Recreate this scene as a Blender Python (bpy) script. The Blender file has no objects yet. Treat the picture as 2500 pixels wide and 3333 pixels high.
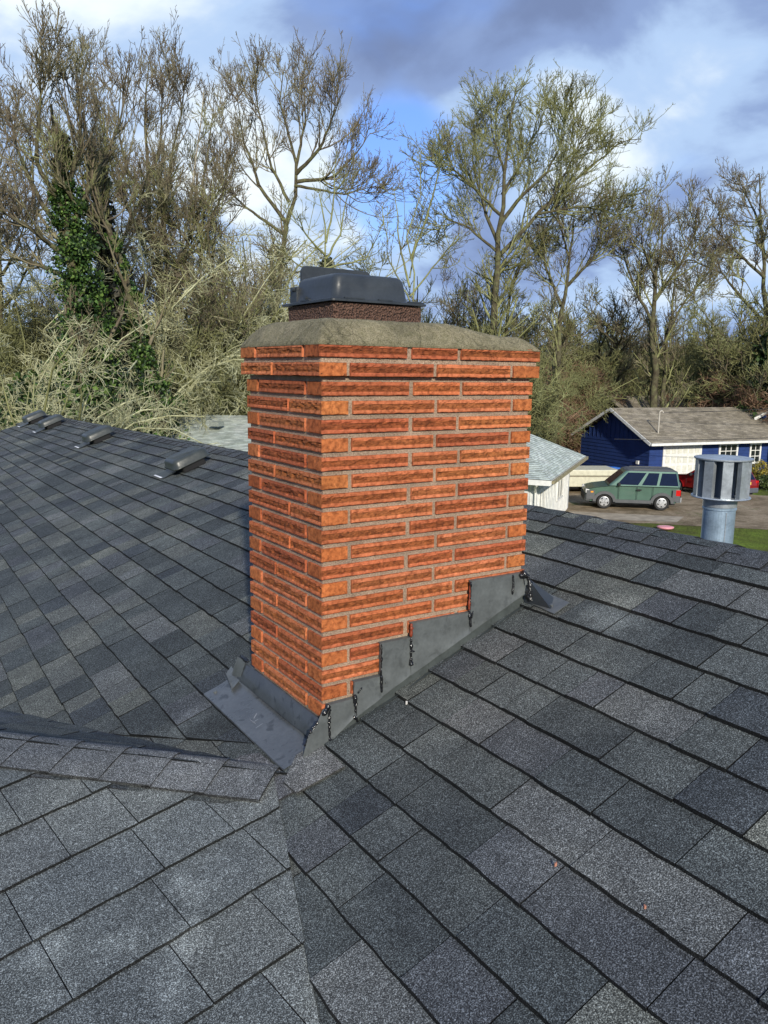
import bpy, math, random
import numpy as np
from mathutils import Matrix, Vector, noise as mn

sc = bpy.context.scene
rng = np.random.default_rng(7)
rnd = random.Random(11)
V3 = lambda *a: np.array(a, float)

# ------------------------------------------------------------------ camera
CAM = V3(-1.103072, -2.023, 0.991735)
RT = V3(0.8384840, -0.5447718, 0.0129708)
UP = V3(0.0837047, 0.1522811, 0.9847863)
FW = V3(0.5384590, 0.8246418, -0.1732852)
cd = bpy.data.cameras.new("camera")
cam = bpy.data.objects.new("camera", cd)
sc.collection.objects.link(cam)
cam.matrix_world = Matrix(((RT[0], UP[0], -FW[0], CAM[0]), (RT[1], UP[1], -FW[1], CAM[1]),
                           (RT[2], UP[2], -FW[2], CAM[2]), (0, 0, 0, 1)))
cd.sensor_fit = 'HORIZONTAL'; cd.sensor_width = 36; cd.lens = 37.44
cd.clip_start = 0.05; cd.clip_end = 3000
sc.camera = cam
sc.view_settings.view_transform = 'Standard'; sc.view_settings.look = 'None'
sc.view_settings.exposure = 0.15; sc.view_settings.gamma = 1
sc.view_settings.use_curve_mapping = False

# ------------------------------------------------------------------ sun + sky
SUN_AZ, SUN_EL = math.radians(202), math.radians(24)
sun_dir = V3(math.sin(SUN_AZ) * math.cos(SUN_EL), math.cos(SUN_AZ) * math.cos(SUN_EL), math.sin(SUN_EL))
sl = bpy.data.lights.new("sun", 'SUN'); sl.energy = 4.0; sl.angle = math.radians(1.5); sl.color = (1, .93, .8)
so = bpy.data.objects.new("sun", sl); sc.collection.objects.link(so)
so.rotation_euler = Vector(sun_dir).to_track_quat('Z', 'Y').to_euler()

world = bpy.data.worlds.new("World"); sc.world = world; world.use_nodes = True
nt = world.node_tree; nt.nodes.clear()
def N(t, ty, **kw):
    n = t.nodes.new(ty)
    for k, v in kw.items():
        if k.startswith('i_'): n.inputs[k[2:].replace('_', ' ')].default_value = v
        else: setattr(n, k, v)
    return n
def ramp(t, stops, src=None, interp='LINEAR'):
    r = t.nodes.new('ShaderNodeValToRGB'); e = r.color_ramp.elements; r.color_ramp.interpolation = interp
    while len(e) < len(stops): e.new(0.5)
    for i, (p, c) in enumerate(stops):
        e[i].position = p; e[i].color = (*c, 1) if len(c) == 3 else c
    if src is not None: t.links.new(src, r.inputs[0])
    return r
def mixc(t, a, b, f, blend='MIX'):
    m = t.nodes.new('ShaderNodeMix'); m.data_type = 'RGBA'; m.blend_type = blend
    for s, v in ((0, f), (6, a), (7, b)):
        if isinstance(v, (int, float)): m.inputs[s].default_value = v
        elif isinstance(v, tuple): m.inputs[s].default_value = (*v, 1) if len(v) == 3 else v
        else: t.links.new(v, m.inputs[s])
    return m.outputs[2]
def mth(t, op, a, b=None, clamp=False):
    m = t.nodes.new('ShaderNodeMath'); m.operation = op; m.use_clamp = clamp
    for i, v in enumerate((a, b)):
        if v is None: continue
        if isinstance(v, (int, float)): m.inputs[i].default_value = v
        else: t.links.new(v, m.inputs[i])
    return m.outputs[0]
L = nt.links.new
tc = N(nt, 'ShaderNodeTexCoord')
sky = N(nt, 'ShaderNodeTexSky', sky_type='NISHITA', sun_disc=False, sun_elevation=SUN_EL,
        sun_rotation=SUN_AZ, air_density=1.0, dust_density=0.4, ozone_density=2.5)
# cloud layer: rays projected on a flat ceiling so clouds flatten towards the horizon
sep = N(nt, 'ShaderNodeSeparateXYZ'); L(tc.outputs['Generated'], sep.inputs[0])
zc = mth(nt, 'ADD', mth(nt, 'MAXIMUM', sep.outputs[2], 0.0), 0.42)
cx = mth(nt, 'DIVIDE', sep.outputs[0], zc); cy = mth(nt, 'DIVIDE', sep.outputs[1], zc)
cmb = N(nt, 'ShaderNodeCombineXYZ'); L(cx, cmb.inputs[0]); L(cy, cmb.inputs[1])
n1 = N(nt, 'ShaderNodeTexNoise', i_Scale=1.7, i_Detail=5.0, i_Roughness=0.5, i_Distortion=0.3); L(cmb.outputs[0], n1.inputs['Vector'])
mp = N(nt, 'ShaderNodeMapping'); mp.inputs['Location'].default_value = (4.3, 1.2, 2.0); L(cmb.outputs[0], mp.inputs[0])
n2 = N(nt, 'ShaderNodeTexNoise', i_Scale=3.0, i_Detail=7.0, i_Roughness=0.52, i_Distortion=0.35); L(mp.outputs[0], n2.inputs['Vector'])
def dirmask(v, lo, hi):
    v = v / np.linalg.norm(v)
    d = N(nt, 'ShaderNodeVectorMath', operation='DOT_PRODUCT'); nrm = N(nt, 'ShaderNodeVectorMath', operation='NORMALIZE')
    L(tc.outputs['Generated'], nrm.inputs[0]); L(nrm.outputs[0], d.inputs[0]); d.inputs[1].default_value = tuple(v)
    mr = N(nt, 'ShaderNodeMapRange', interpolation_type='SMOOTHSTEP'); L(d.outputs['Value'], mr.inputs[0])
    mr.inputs[1].default_value = math.cos(math.radians(lo)); mr.inputs[2].default_value = math.cos(math.radians(hi))
    return mr.outputs[0]
def pixdir(px, py): return FW + RT * ((px - 829.5) / 1725.4) - UP * ((py - 1105.9) / 1725.4)
hole = dirmask(pixdir(850, 385), 6.5, 0)
hole2 = dirmask(pixdir(1490, 385), 4, 0)
hole3 = dirmask(pixdir(560, 310), 12, 1)
hs = mth(nt, 'ADD', mth(nt, 'MULTIPLY', hole, 0.40), mth(nt, 'MULTIPLY', hole2, 0.25))
cov = mth(nt, 'SUBTRACT', n1.outputs[0], hs)
covr = ramp(nt, [(0.20, (0, 0, 0)), (0.40, (1, 1, 1))], cov, 'EASE')
lit1 = dirmask(pixdir(1640, 60), 16, 2); lit2 = dirmask(pixdir(1420, 420), 14, 3); lit3 = dirmask(pixdir(60, 120), 22, 2)
lit4 = dirmask(pixdir(800, 500), 18, 3); lit5 = dirmask(pixdir(300, 380), 20, 4)
shade = mth(nt, 'ADD', n2.outputs[0], mth(nt, 'MULTIPLY', mth(nt, 'ADD', mth(nt, 'ADD', lit1, mth(nt, 'MULTIPLY', lit5, 0.6)), mth(nt, 'ADD', lit2, mth(nt, 'ADD', lit3, lit4))), 0.13))
dk1 = dirmask(pixdir(1250, 270), 14, 2); dk2 = dirmask(pixdir(760, 130), 12, 2); dk3 = dirmask(pixdir(1560, 330), 10, 2)
shade = mth(nt, 'SUBTRACT', shade, mth(nt, 'MULTIPLY', mth(nt, 'MAXIMUM', mth(nt, 'MAXIMUM', dk1, dk2), dk3), .09))
cl = ramp(nt, [(0.34, (.18, .245, .43)), (0.50, (.25, .35, .60)), (0.64, (.44, .60, .86)), (0.84, (.88, .96, 1.0))], shade, 'EASE')
skyc = mixc(nt, sky.outputs[0], (0.19, 0.20, .235), 1.0, 'MULTIPLY')
blue = mixc(nt, skyc, (0.10, 0.25, .78), 0.6)
allsky = mixc(nt, blue, cl.outputs[0], covr.outputs[0])
bg = N(nt, 'ShaderNodeBackground'); bg.inputs[1].default_value = 1.0
L(allsky, bg.inputs[0])
wo = N(nt, 'ShaderNodeOutputWorld'); L(bg.outputs[0], wo.inputs[0])

# ------------------------------------------------------------------ helpers
G = -5.2      # height of the ground below the roof
def cam_pt(px, py, d): return CAM + d * pixdir(px, py)
def on_plane(px, py, n, d0):
    r = pixdir(px, py); t = (d0 - CAM @ n) / (r @ n); return CAM + t * r
def at_z(px, py, z): return on_plane(px, py, V3(0, 0, 1), z)
def azv(deg): a = math.radians(deg); return V3(math.sin(a), math.cos(a), 0)

def link(o, parent=None, kind=None, label=None, cat=None, group=None):
    sc.collection.objects.link(o)
    if parent is not None: o.parent = parent
    for k, v in (('kind', kind), ('label', label), ('category', cat), ('group', group)):
        if v: o[k] = v
    return o
def thing(name, loc, label, cat, rz=0, group=None):
    o = bpy.data.objects.new(name, None); o.empty_display_size = .1
    o.location = tuple(loc); o.rotation_euler = (0, 0, rz)
    return link(o, None, None, label, cat, group)
def org(parent):
    o = V3(0, 0, 0)
    while parent is not None: o = o + np.array(parent.location); parent = parent.parent
    return o
class MB:
    """collects faces; build() links them as one mesh object"""
    def __init__(s): s.v = []; s.f = []; s.t = []
    def face(s, pts, tone=None):
        b = len(s.v); s.v += [tuple(p) for p in pts]; s.f.append(tuple(range(b, b + len(pts))))
        s.t.append(tone if tone is not None else (.5, .5, .5))
    def add(s, V, F, tone=None):
        b = len(s.v); s.v += [tuple(p) for p in V]
        for f in F: s.f.append(tuple(i + b for i in f)); s.t.append(tone if tone is not None else (.5, .5, .5))
    def box(s, a, b, tone=None, fr=None):
        x0, y0, z0 = a; x1, y1, z1 = b
        V = [V3(x, y, z) for z in (z0, z1) for x, y in ((x0, y0), (x1, y0), (x1, y1), (x0, y1))]
        if fr is not None: O, ax, ay, az_ = fr; V = [O + p[0] * ax + p[1] * ay + p[2] * az_ for p in V]
        s.add(V, [(3, 2, 1, 0), (4, 5, 6, 7), (0, 1, 5, 4), (1, 2, 6, 5), (2, 3, 7, 6), (3, 0, 4, 7)], tone)
    def tube(s, pts, rs, S=8, cap=True, tone=None):
        pts = [np.array(p, float) for p in pts]
        if isinstance(rs, (int, float)): rs = [rs] * len(pts)
        V = []; F = []
        ref = V3(0, 0, 1)
        for i, p in enumerate(pts):
            t = pts[min(i + 1, len(pts) - 1)] - pts[max(i - 1, 0)]; t /= np.linalg.norm(t)
            if abs(t @ ref) > .95: ref = V3(1, 0, 0)
            u = np.cross(t, ref); u /= np.linalg.norm(u); w = np.cross(t, u)
            for k in range(S):
                a = 2 * math.pi * k / S; V.append(p + rs[i] * (math.cos(a) * u + math.sin(a) * w))
        for i in range(len(pts) - 1):
            for k in range(S):
                a, b = i * S + k, i * S + (k + 1) % S; F.append((a, b, b + S, a + S))
        if cap: F += [tuple(range(S - 1, -1, -1)), tuple(range((len(pts) - 1) * S, len(pts) * S))]
        s.add(V, F, tone)
    def lathe(s, c, prof, S=24, tone=None):
        V = []; F = []; n = len(prof)
        for r, z in prof:
            for k in range(S):
                a = 2 * math.pi * k / S; V.append((c[0] + r * math.cos(a), c[1] + r * math.sin(a), c[2] + z))
        for i in range(n - 1):
            for k in range(S):
                a, b = i * S + k, i * S + (k + 1) % S; F.append((a, b, b + S, a + S))
        F += [tuple(range(S - 1, -1, -1)), tuple(range((n - 1) * S, n * S))]
        s.add(V, F, tone)
    def build(s, name, mat, parent=None, smooth=False, kind=None, label=None, cat=None, group=None, local=False, bevel=0, tone=False):
        V = np.array(s.v, float)
        if parent is not None and not local: V = V - org(parent)
        me = bpy.data.meshes.new(name); me.from_pydata(V.tolist(), [], s.f)
        if tone:
            at = me.color_attributes.new('tone', 'FLOAT_COLOR', 'CORNER')
            tt = np.repeat(np.array([(*t, 1) for t in s.t], np.float32), [len(f) for f in s.f], axis=0)
            at.data.foreach_set('color', tt.ravel())
        if smooth: me.polygons.foreach_set('use_smooth', [True] * len(me.polygons))
        me.materials.append(mat); me.update()
        o = bpy.data.objects.new(name, me); link(o, parent, kind, label, cat, group)
        if bevel:
            m = o.modifiers.new('bevel', 'BEVEL'); m.width = bevel; m.segments = 2; m.limit_method = 'ANGLE'; m.angle_limit = math.radians(35)
        return o
def npmesh(name, V, F, mat, parent=None, colors=None, smooth=False, **kw):
    """V (n,3), F (m,4) or (m,3) int arrays; colors per vertex"""
    me = bpy.data.meshes.new(name); k = F.shape[1]
    if parent is not None: V = V - org(parent)
    me.vertices.add(len(V)); me.vertices.foreach_set('co', V.astype(np.float32).ravel())
    me.loops.add(F.size); me.loops.foreach_set('vertex_index', F.astype(np.int32).ravel())
    me.polygons.add(len(F)); me.polygons.foreach_set('loop_start', np.arange(0, F.size, k, dtype=np.int32))
    me.polygons.foreach_set('loop_total', np.full(len(F), k, np.int32))
    if smooth: me.polygons.foreach_set('use_smooth', np.ones(len(F), bool))
    me.update(calc_edges=True)
    if colors is not None:
        at = me.color_attributes.new('tone', 'FLOAT_COLOR', 'POINT')
        c = np.concatenate([colors, np.ones((len(colors), 1))], 1).astype(np.float32); at.data.foreach_set('color', c.ravel())
    for m in (mat if isinstance(mat, (list, tuple)) else [mat]): me.materials.append(m)
    o = bpy.data.objects.new(name, me); return link(o, parent, **kw)

# ------------------------------------------------------------------ materials
def newmat(name):
    m = bpy.data.materials.new(name); m.use_nodes = True; t = m.node_tree
    return m, t, t.nodes['Principled BSDF']
def tnoise(t, scale, detail=2.0, rough=.5, vec=None, dist=0.0):
    n = N(t, 'ShaderNodeTexNoise', i_Scale=scale, i_Detail=detail, i_Roughness=rough, i_Distortion=dist)
    if vec is None:
        c = N(t, 'ShaderNodeTexCoord'); vec = c.outputs['Object']
    t.links.new(vec, n.inputs['Vector']); return n.outputs[0]
def bump(t, b, src, strength, dist):
    bp = N(t, 'ShaderNodeBump', i_Strength=strength, i_Distance=dist); t.links.new(src, bp.inputs['Height'])
    t.links.new(bp.outputs[0], b.inputs['Normal'])
def plain(name, col, rough=.6, metal=0., var=.12, scale=6., bmp=0., bscale=80., spec=.5):
    m, t, b = newmat(name)
    n = tnoise(t, scale, 4)
    r = ramp(t, [(.3, tuple(c * (1 - var) for c in col)), (.7, tuple(min(1, c * (1 + var)) for c in col))], n)
    t.links.new(r.outputs[0], b.inputs['Base Color'])
    b.inputs['Roughness'].default_value = rough; b.inputs['Metallic'].default_value = metal
    b.inputs['Specular IOR Level'].default_value = spec
    if bmp: bump(t, b, tnoise(t, bscale, 3), bmp, .01)
    return m
def attr_col(t):
    a = N(t, 'ShaderNodeAttribute', attribute_name='tone'); return a.outputs['Color']

# granulated shingle: every piece carries its own colour, the granules are speckle over it
M_SH, t, b = newmat('asphalt_shingle')
col = attr_col(t)
g1 = tnoise(t, 330, 2, .75); g2 = tnoise(t, 90, 2, .6); g3 = tnoise(t, 2.2, 3, .5); g4 = tnoise(t, 14, 3, .6)
gr = ramp(t, [(.37, (.22, .22, .23)), (.47, (.66, .66, .68)), (.55, (1.1, 1.1, 1.1)), (.64, (3.4, 3.4, 3.5))], g1)
c1 = mixc(t, col, gr.outputs[0], 1.0, 'MULTIPLY')
gr2 = ramp(t, [(.35, (.80, .80, .80)), (.65, (1.2, 1.2, 1.2))], g2)
c2 = mixc(t, c1, gr2.outputs[0], 1.0, 'MULTIPLY')
gr3 = ramp(t, [(.38, (.82, .83, .86)), (.55, (1.0, 1.0, 1.0)), (.66, (1.32, 1.30, 1.26))], g3)
c3 = mixc(t, c2, gr3.outputs[0], 1.0, 'MULTIPLY')
gr4 = ramp(t, [(.35, (.88, .88, .88)), (.65, (1.10, 1.10, 1.10))], g4)
c4 = mixc(t, c3, gr4.outputs[0], 1.0, 'MULTIPLY')
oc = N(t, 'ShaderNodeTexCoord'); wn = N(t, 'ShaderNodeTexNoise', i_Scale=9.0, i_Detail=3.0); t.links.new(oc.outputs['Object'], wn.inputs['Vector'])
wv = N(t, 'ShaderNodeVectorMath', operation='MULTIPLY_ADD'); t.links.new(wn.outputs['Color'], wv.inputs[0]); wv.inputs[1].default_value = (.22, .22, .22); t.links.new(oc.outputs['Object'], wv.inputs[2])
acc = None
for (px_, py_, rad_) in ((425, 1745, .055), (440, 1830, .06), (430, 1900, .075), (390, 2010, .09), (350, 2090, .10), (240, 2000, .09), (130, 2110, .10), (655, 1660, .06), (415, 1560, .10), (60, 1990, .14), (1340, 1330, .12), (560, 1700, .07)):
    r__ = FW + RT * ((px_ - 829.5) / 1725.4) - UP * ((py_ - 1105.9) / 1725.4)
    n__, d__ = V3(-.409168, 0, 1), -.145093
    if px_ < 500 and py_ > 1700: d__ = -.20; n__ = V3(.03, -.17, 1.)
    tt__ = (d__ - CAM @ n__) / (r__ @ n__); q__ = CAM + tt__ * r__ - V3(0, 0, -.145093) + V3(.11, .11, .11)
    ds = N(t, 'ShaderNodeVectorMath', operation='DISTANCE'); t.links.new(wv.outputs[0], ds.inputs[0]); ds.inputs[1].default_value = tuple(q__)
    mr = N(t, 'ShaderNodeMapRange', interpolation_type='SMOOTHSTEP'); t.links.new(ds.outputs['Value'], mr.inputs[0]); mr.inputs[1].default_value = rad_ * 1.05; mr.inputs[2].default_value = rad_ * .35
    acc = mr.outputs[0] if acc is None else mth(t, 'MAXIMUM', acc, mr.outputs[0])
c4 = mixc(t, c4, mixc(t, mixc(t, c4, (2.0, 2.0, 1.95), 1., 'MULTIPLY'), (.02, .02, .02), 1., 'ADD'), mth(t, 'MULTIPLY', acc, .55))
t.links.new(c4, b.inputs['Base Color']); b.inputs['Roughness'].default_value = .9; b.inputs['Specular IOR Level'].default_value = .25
bump(t, b, g1, .55, .004)

M_EDGE = plain('shingle_felt', (.012, .012, .013), .95)

M_BRICK, t, b = newmat('clay_brick')
col = attr_col(t)
h1 = tnoise(t, 60, 4, .65); h2 = tnoise(t, 420, 3, .7); h3 = tnoise(t, 9, 3)
k1 = ramp(t, [(.36, (.55, .50, .46)), (.5, (1, 1, 1)), (.66, (1.25, 1.30, 1.35))], h1)
k2 = ramp(t, [(.30, (.45, .38, .36)), (.42, (.95, .95, .95)), (.62, (1.05, 1.05, 1.05)), (.80, (1.5, 1.45, 1.4))], h2)
k3 = ramp(t, [(.35, (.88, .84, .80)), (.65, (1.1, 1.1, 1.12))], h3)
c = mixc(t, mixc(t, mixc(t, col, k1.outputs[0], 1., 'MULTIPLY'), k2.outputs[0], 1., 'MULTIPLY'), k3.outputs[0], 1., 'MULTIPLY')
eff = ramp(t, [(.69, (0, 0, 0)), (.78, (1, 1, 1))], tnoise(t, 110, 6, .8))
c = mixc(t, c, (.60, .44, .36), mth(t, 'MULTIPLY', eff.outputs[0], .12))
pit = ramp(t, [(.27, (1, 1, 1)), (.33, (0, 0, 0))], tnoise(t, 170, 2, .5))
c = mixc(t, c, (.07, .025, .012), pit.outputs[0])
t.links.new(c, b.inputs['Base Color']); b.inputs['Roughness'].default_value = .85; b.inputs['Specular IOR Level'].default_value = .3
bump(t, b, h2, .45, .004)

M_MORTAR, t, b = newmat('mortar')
h1 = tnoise(t, 260, 3, .75); h2 = tnoise(t, 7, 3)
r = ramp(t, [(.32, (.12, .085, .06)), (.48, (.34, .255, .185)), (.62, (.47, .365, .275)), (.8, (.74, .64, .53))], h1)
r2 = ramp(t, [(.35, (.80, .78, .76)), (.65, (1.15, 1.12, 1.08))], h2)
t.links.new(mixc(t, r.outputs[0], r2.outputs[0], 1., 'MULTIPLY'), b.inputs['Base Color'])
b.inputs['Roughness'].default_value = .95; bump(t, b, h1, .8, .006)

M_CROWN, t, b = newmat('cement_crown')
h1 = tnoise(t, 260, 3, .75); h2 = tnoise(t, 11, 4, .6); h3 = tnoise(t, 55, 3, .6)
r = ramp(t, [(.30, (.085, .075, .045)), (.5, (.26, .23, .15)), (.66, (.37, .33, .23)), (.82, (.60, .55, .42))], h1)
r2 = ramp(t, [(.32, (.66, .66, .60)), (.6, (1.1, 1.08, 1.02)), (.8, (1.3, 1.3, 1.25))], h2)
r3 = ramp(t, [(.35, (.8, .82, .74)), (.6, (1.08, 1.08, 1.08))], h3)
t.links.new(mixc(t, mixc(t, r.outputs[0], r2.outputs[0], 1., 'MULTIPLY'), r3.outputs[0], 1., 'MULTIPLY'), b.inputs['Base Color'])
b.inputs['Roughness'].default_value = .95; crk = N(t, 'ShaderNodeTexVoronoi', feature='DISTANCE_TO_EDGE', i_Scale=5.5); occ = N(t, 'ShaderNodeTexCoord'); wn_ = N(t, 'ShaderNodeTexNoise', i_Scale=14.0, i_Detail=4.0); t.links.new(occ.outputs['Object'], wn_.inputs['Vector'])
wa = N(t, 'ShaderNodeVectorMath', operation='MULTIPLY_ADD'); t.links.new(wn_.outputs['Color'], wa.inputs[0]); wa.inputs[1].default_value = (.12, .12, .12); t.links.new(occ.outputs['Object'], wa.inputs[2]); t.links.new(wa.outputs[0], crk.inputs['Vector'])
ckr = ramp(t, [(.0, (.35, .35, .33)), (.010, (1, 1, 1))], crk.outputs['Distance'])
prev = b.inputs['Base Color'].links[0].from_socket; t.links.new(mixc(t, prev, ckr.outputs[0], 1., 'MULTIPLY'), b.inputs['Base Color'])
bump(t, b, mth(t, 'ADD', h1, h3), .9, .008)

M_LINER, t, b = newmat('flue_liner')
vo = N(t, 'ShaderNodeTexVoronoi', i_Scale=150.0); cc = N(t, 'ShaderNodeTexCoord'); t.links.new(cc.outputs['Object'], vo.inputs['Vector'])
h1 = tnoise(t, 210, 3, .8)
r = ramp(t, [(.34, (.025, .014, .010)), (.5, (.115, .06, .042)), (.62, (.20, .115, .08)), (.78, (.45, .33, .27))], h1)
t.links.new(r.outputs[0], b.inputs['Base Color']); b.inputs['Roughness'].default_value = .95
bump(t, b, vo.outputs['Distance'], 1.0, .012)

def metal(name, col, rough, blot=.0, metalness=0.0, spec=.5):
    m, t, b = newmat(name)
    n = tnoise(t, 12, 5, .6); n2 = tnoise(t, 90, 3, .6)
    r = ramp(t, [(.3, tuple(c * .78 for c in col)), (.5, col), (.72, tuple(c * 1.22 for c in col))], n)
    r2 = ramp(t, [(.3, (.9, .9, .9)), (.7, (1.1, 1.1, 1.1))], n2)
    c = mixc(t, r.outputs[0], r2.outputs[0], 1., 'MULTIPLY')
    if blot:
        s = ramp(t, [(.60, (0, 0, 0)), (.66, (1, 1, 1))], tnoise(t, 26, 3, .5, dist=.4))
        c = mixc(t, c, tuple(c_ * .45 for c_ in col), mth(t, 'MULTIPLY', s.outputs[0], blot))
    t.links.new(c, b.inputs['Base Color']); b.inputs['Metallic'].default_value = metalness
    rr = ramp(t, [(.3, (rough * .8,) * 3), (.7, (min(1, rough * 1.2),) * 3)], n)
    t.links.new(rr.outputs[0], b.inputs['Roughness']); b.inputs['Specular IOR Level'].default_value = spec
    bump(t, b, n, .12, .02)
    return m
M_FLASH = metal('painted_flashing', (.100, .110, .110), .36, .35)
M_APRON = metal('dark_apron_metal', (.055, .062, .068), .36, .7)
M_CAPMETAL = metal('black_cap_metal', (.030, .036, .042), .42)
M_TAR = plain('black_sealant', (.008, .008, .009), .18, bmp=.5, bscale=120, spec=.8)
M_SCRATCH = plain('bare_scratched_metal', (.45, .46, .48), .4)
M_VENT = metal('vent_metal', (.040, .046, .043), .35)
M_GALV = metal('galvanized_steel', (.40, .44, .47), .36, .25, .55)
M_GALVP = metal('galvanized_pipe', (.30, .40, .50), .40, .2, .45)
M_WHITE = plain('white_paint', (.76, .76, .72), .55)
M_WHITEMETAL = plain('white_edge', (.75, .75, .75), .5)

# ------------------------------------------------------------------ ground
M_GROUND, t, b = newmat('ground_grass')
h1 = tnoise(t, .35, 5, .65); h2 = tnoise(t, 9, 4, .7)
r = ramp(t, [(.3, (.085, .075, .04)), (.48, (.11, .13, .03)), (.6, (.15, .21, .035)), (.75, (.21, .27, .06))], h1)
r2 = ramp(t, [(.3, (.6, .6, .6)), (.7, (1.35, 1.35, 1.3))], h2)
t.links.new(mixc(t, r.outputs[0], r2.outputs[0], 1., 'MULTIPLY'), b.inputs['Base Color']); b.inputs['Roughness'].default_value = 1
b.inputs['Specular IOR Level'].default_value = .1
bump(t, b, h2, 1., .1)
m = MB(); n = 40
m.add([(-900 + 1800 * i / n, -900 + 1800 * j / n, G) for j in range(n + 1) for i in range(n + 1)],
      [(j * (n + 1) + i, j * (n + 1) + i + 1, (j + 1) * (n + 1) + i + 1, (j + 1) * (n + 1) + i) for j in range(n) for i in range(n)])
m.build('ground', M_GROUND, kind='structure')

M_DRIVE, t, b = newmat('driveway_dirt')
h1 = tnoise(t, .9, 6, .7, dist=.5); h2 = tnoise(t, 14, 5, .7)
r = ramp(t, [(.30, (.085, .058, .028)), (.45, (.18, .135, .08)), (.58, (.28, .215, .14)), (.72, (.38, .32, .23))], h1)
r2 = ramp(t, [(.3, (.7, .7, .68)), (.7, (1.25, 1.25, 1.22))], h2)
cdv = mixc(t, r.outputs[0], r2.outputs[0], 1., 'MULTIPLY')
ms = ramp(t, [(.60, (0, 0, 0)), (.68, (1, 1, 1))], tnoise(t, .55, 5, .7))
cdv = mixc(t, cdv, (.10, .12, .03), mth(t, 'MULTIPLY', ms.outputs[0], .8))
t.links.new(cdv, b.inputs['Base Color']); b.inputs['Roughness'].default_value = .95; bump(t, b, h2, .6, .03)
m = MB()
out = [(at_z(px, py, G + .012)) for px, py in ((1050, 1150), (1150, 1142), (1290, 1131), (1400, 1130), (1500, 1136), (1700, 1146), (1900, 1150), (2200, 1120),
                                             (2200, 1072), (1800, 1072), (1640, 1070), (1560, 1062), (1500, 1040), (1250, 1020), (1000, 1030))]
m.face(out); m.build('driveway', M_DRIVE, kind='structure')
# a paler concrete slab strip at the edge of the lawn
m = MB(); pts = [at_z(px, py, G + .02) for px, py in ((1215, 1118), (1462, 1128), (1478, 1116), (1230, 1104))]
m.face(pts); m.build('concrete_strip', plain('old_concrete', (.33, .28, .21), .9, var=.3, scale=2.5), kind='structure')

# distant hills
M_HILL = plain('wooded_hill', (.055, .07, .045), 1, var=.4, scale=.06, spec=0)
m = MB(); nx = 120; V = []; F = []
for j in range(6):
    for i in range(nx + 1):
        az_ = -50 + 170 * i / nx; d = 190 + 60 * j
        h = (0, .25, .6, .9, 1., .8)[j] * (19 + 9 * mn.noise((i * .11, j * .3, 2)) + 3 * mn.noise((i * .5, j, 5)) + 1.5 * mn.noise((i * 1.7, j, 8)))
        p = azv(az_) * d + CAM; V.append((p[0], p[1], G - .5 + h))
F = [(j * (nx + 1) + i, j * (nx + 1) + i + 1, (j + 1) * (nx + 1) + i + 1, (j + 1) * (nx + 1) + i) for j in range(5) for i in range(nx)]
m.add(V, F); m.build('hills', M_HILL, smooth=True, kind='structure')

# ------------------------------------------------------------------ the roof under the camera
S1, Z0 = 0.409168, -0.145093
P1n, P1d = V3(-S1, 0, 1), Z0
def p1(x, y, h=0.):     # point h above the main slope
    k = 1 / math.sqrt(1 + S1 * S1); return V3(x - S1 * h * k, y, Z0 + S1 * x + h * k)
def ridge_x(y): return 1.37 * (1 - .0172 * max(0., y)) if y > 0 else 1.37
ROOF_Y0, ROOF_Y1, ROOF_X0 = -4.6, 10.42, -3.4
roof = thing('shingled_roof', (0, 0, Z0), 'charcoal asphalt shingle roof under and around the brick chimney', 'roof')
K = at_z(0, 1594, -0.2125 + .012)
Jp = on_plane(590, 1676, P1n, P1d); Vp = on_plane(690, 2212, P1n, P1d)
J0 = on_plane(588, 1668, P1n, P1d + .012)
n2_ = np.cross(K - J0, Vp - J0); n2_ /= np.linalg.norm(n2_)
if n2_[2] < 0: n2_ = -n2_
d2 = n2_ @ J0
La, Lb = on_plane(520, 1605, P1n, P1d), on_plane(255, 1590, P1n, P1d)
n3 = np.cross(K - J0, Lb - J0); n3 /= np.linalg.norm(n3)
if n3[2] < 0: n3 = -n3
d3 = n3 @ J0

def clip(poly, a, b_, c):    # keep a*u+b*v>=c
    out = []
    for i in range(len(poly)):
        p, q = poly[i], poly[(i + 1) % len(poly)]
        fp, fq = a * p[0] + b_ * p[1] - c, a * q[0] + b_ * q[1] - c
        if fp >= 0: out.append(p)
        if (fp >= 0) != (fq >= 0):
            s = fp / (fp - fq); out.append((p[0] + s * (q[0] - p[0]), p[1] + s * (q[1] - p[1])))
    return out
def halfplane(p, q, inside):
    a, b_ = -(q[1] - p[1]), (q[0] - p[0]); c = a * p[0] + b_ * p[1]
    if a * inside[0] + b_ * inside[1] < c: a, b_, c = -a, -b_, -c
    return a, b_, c

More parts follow.
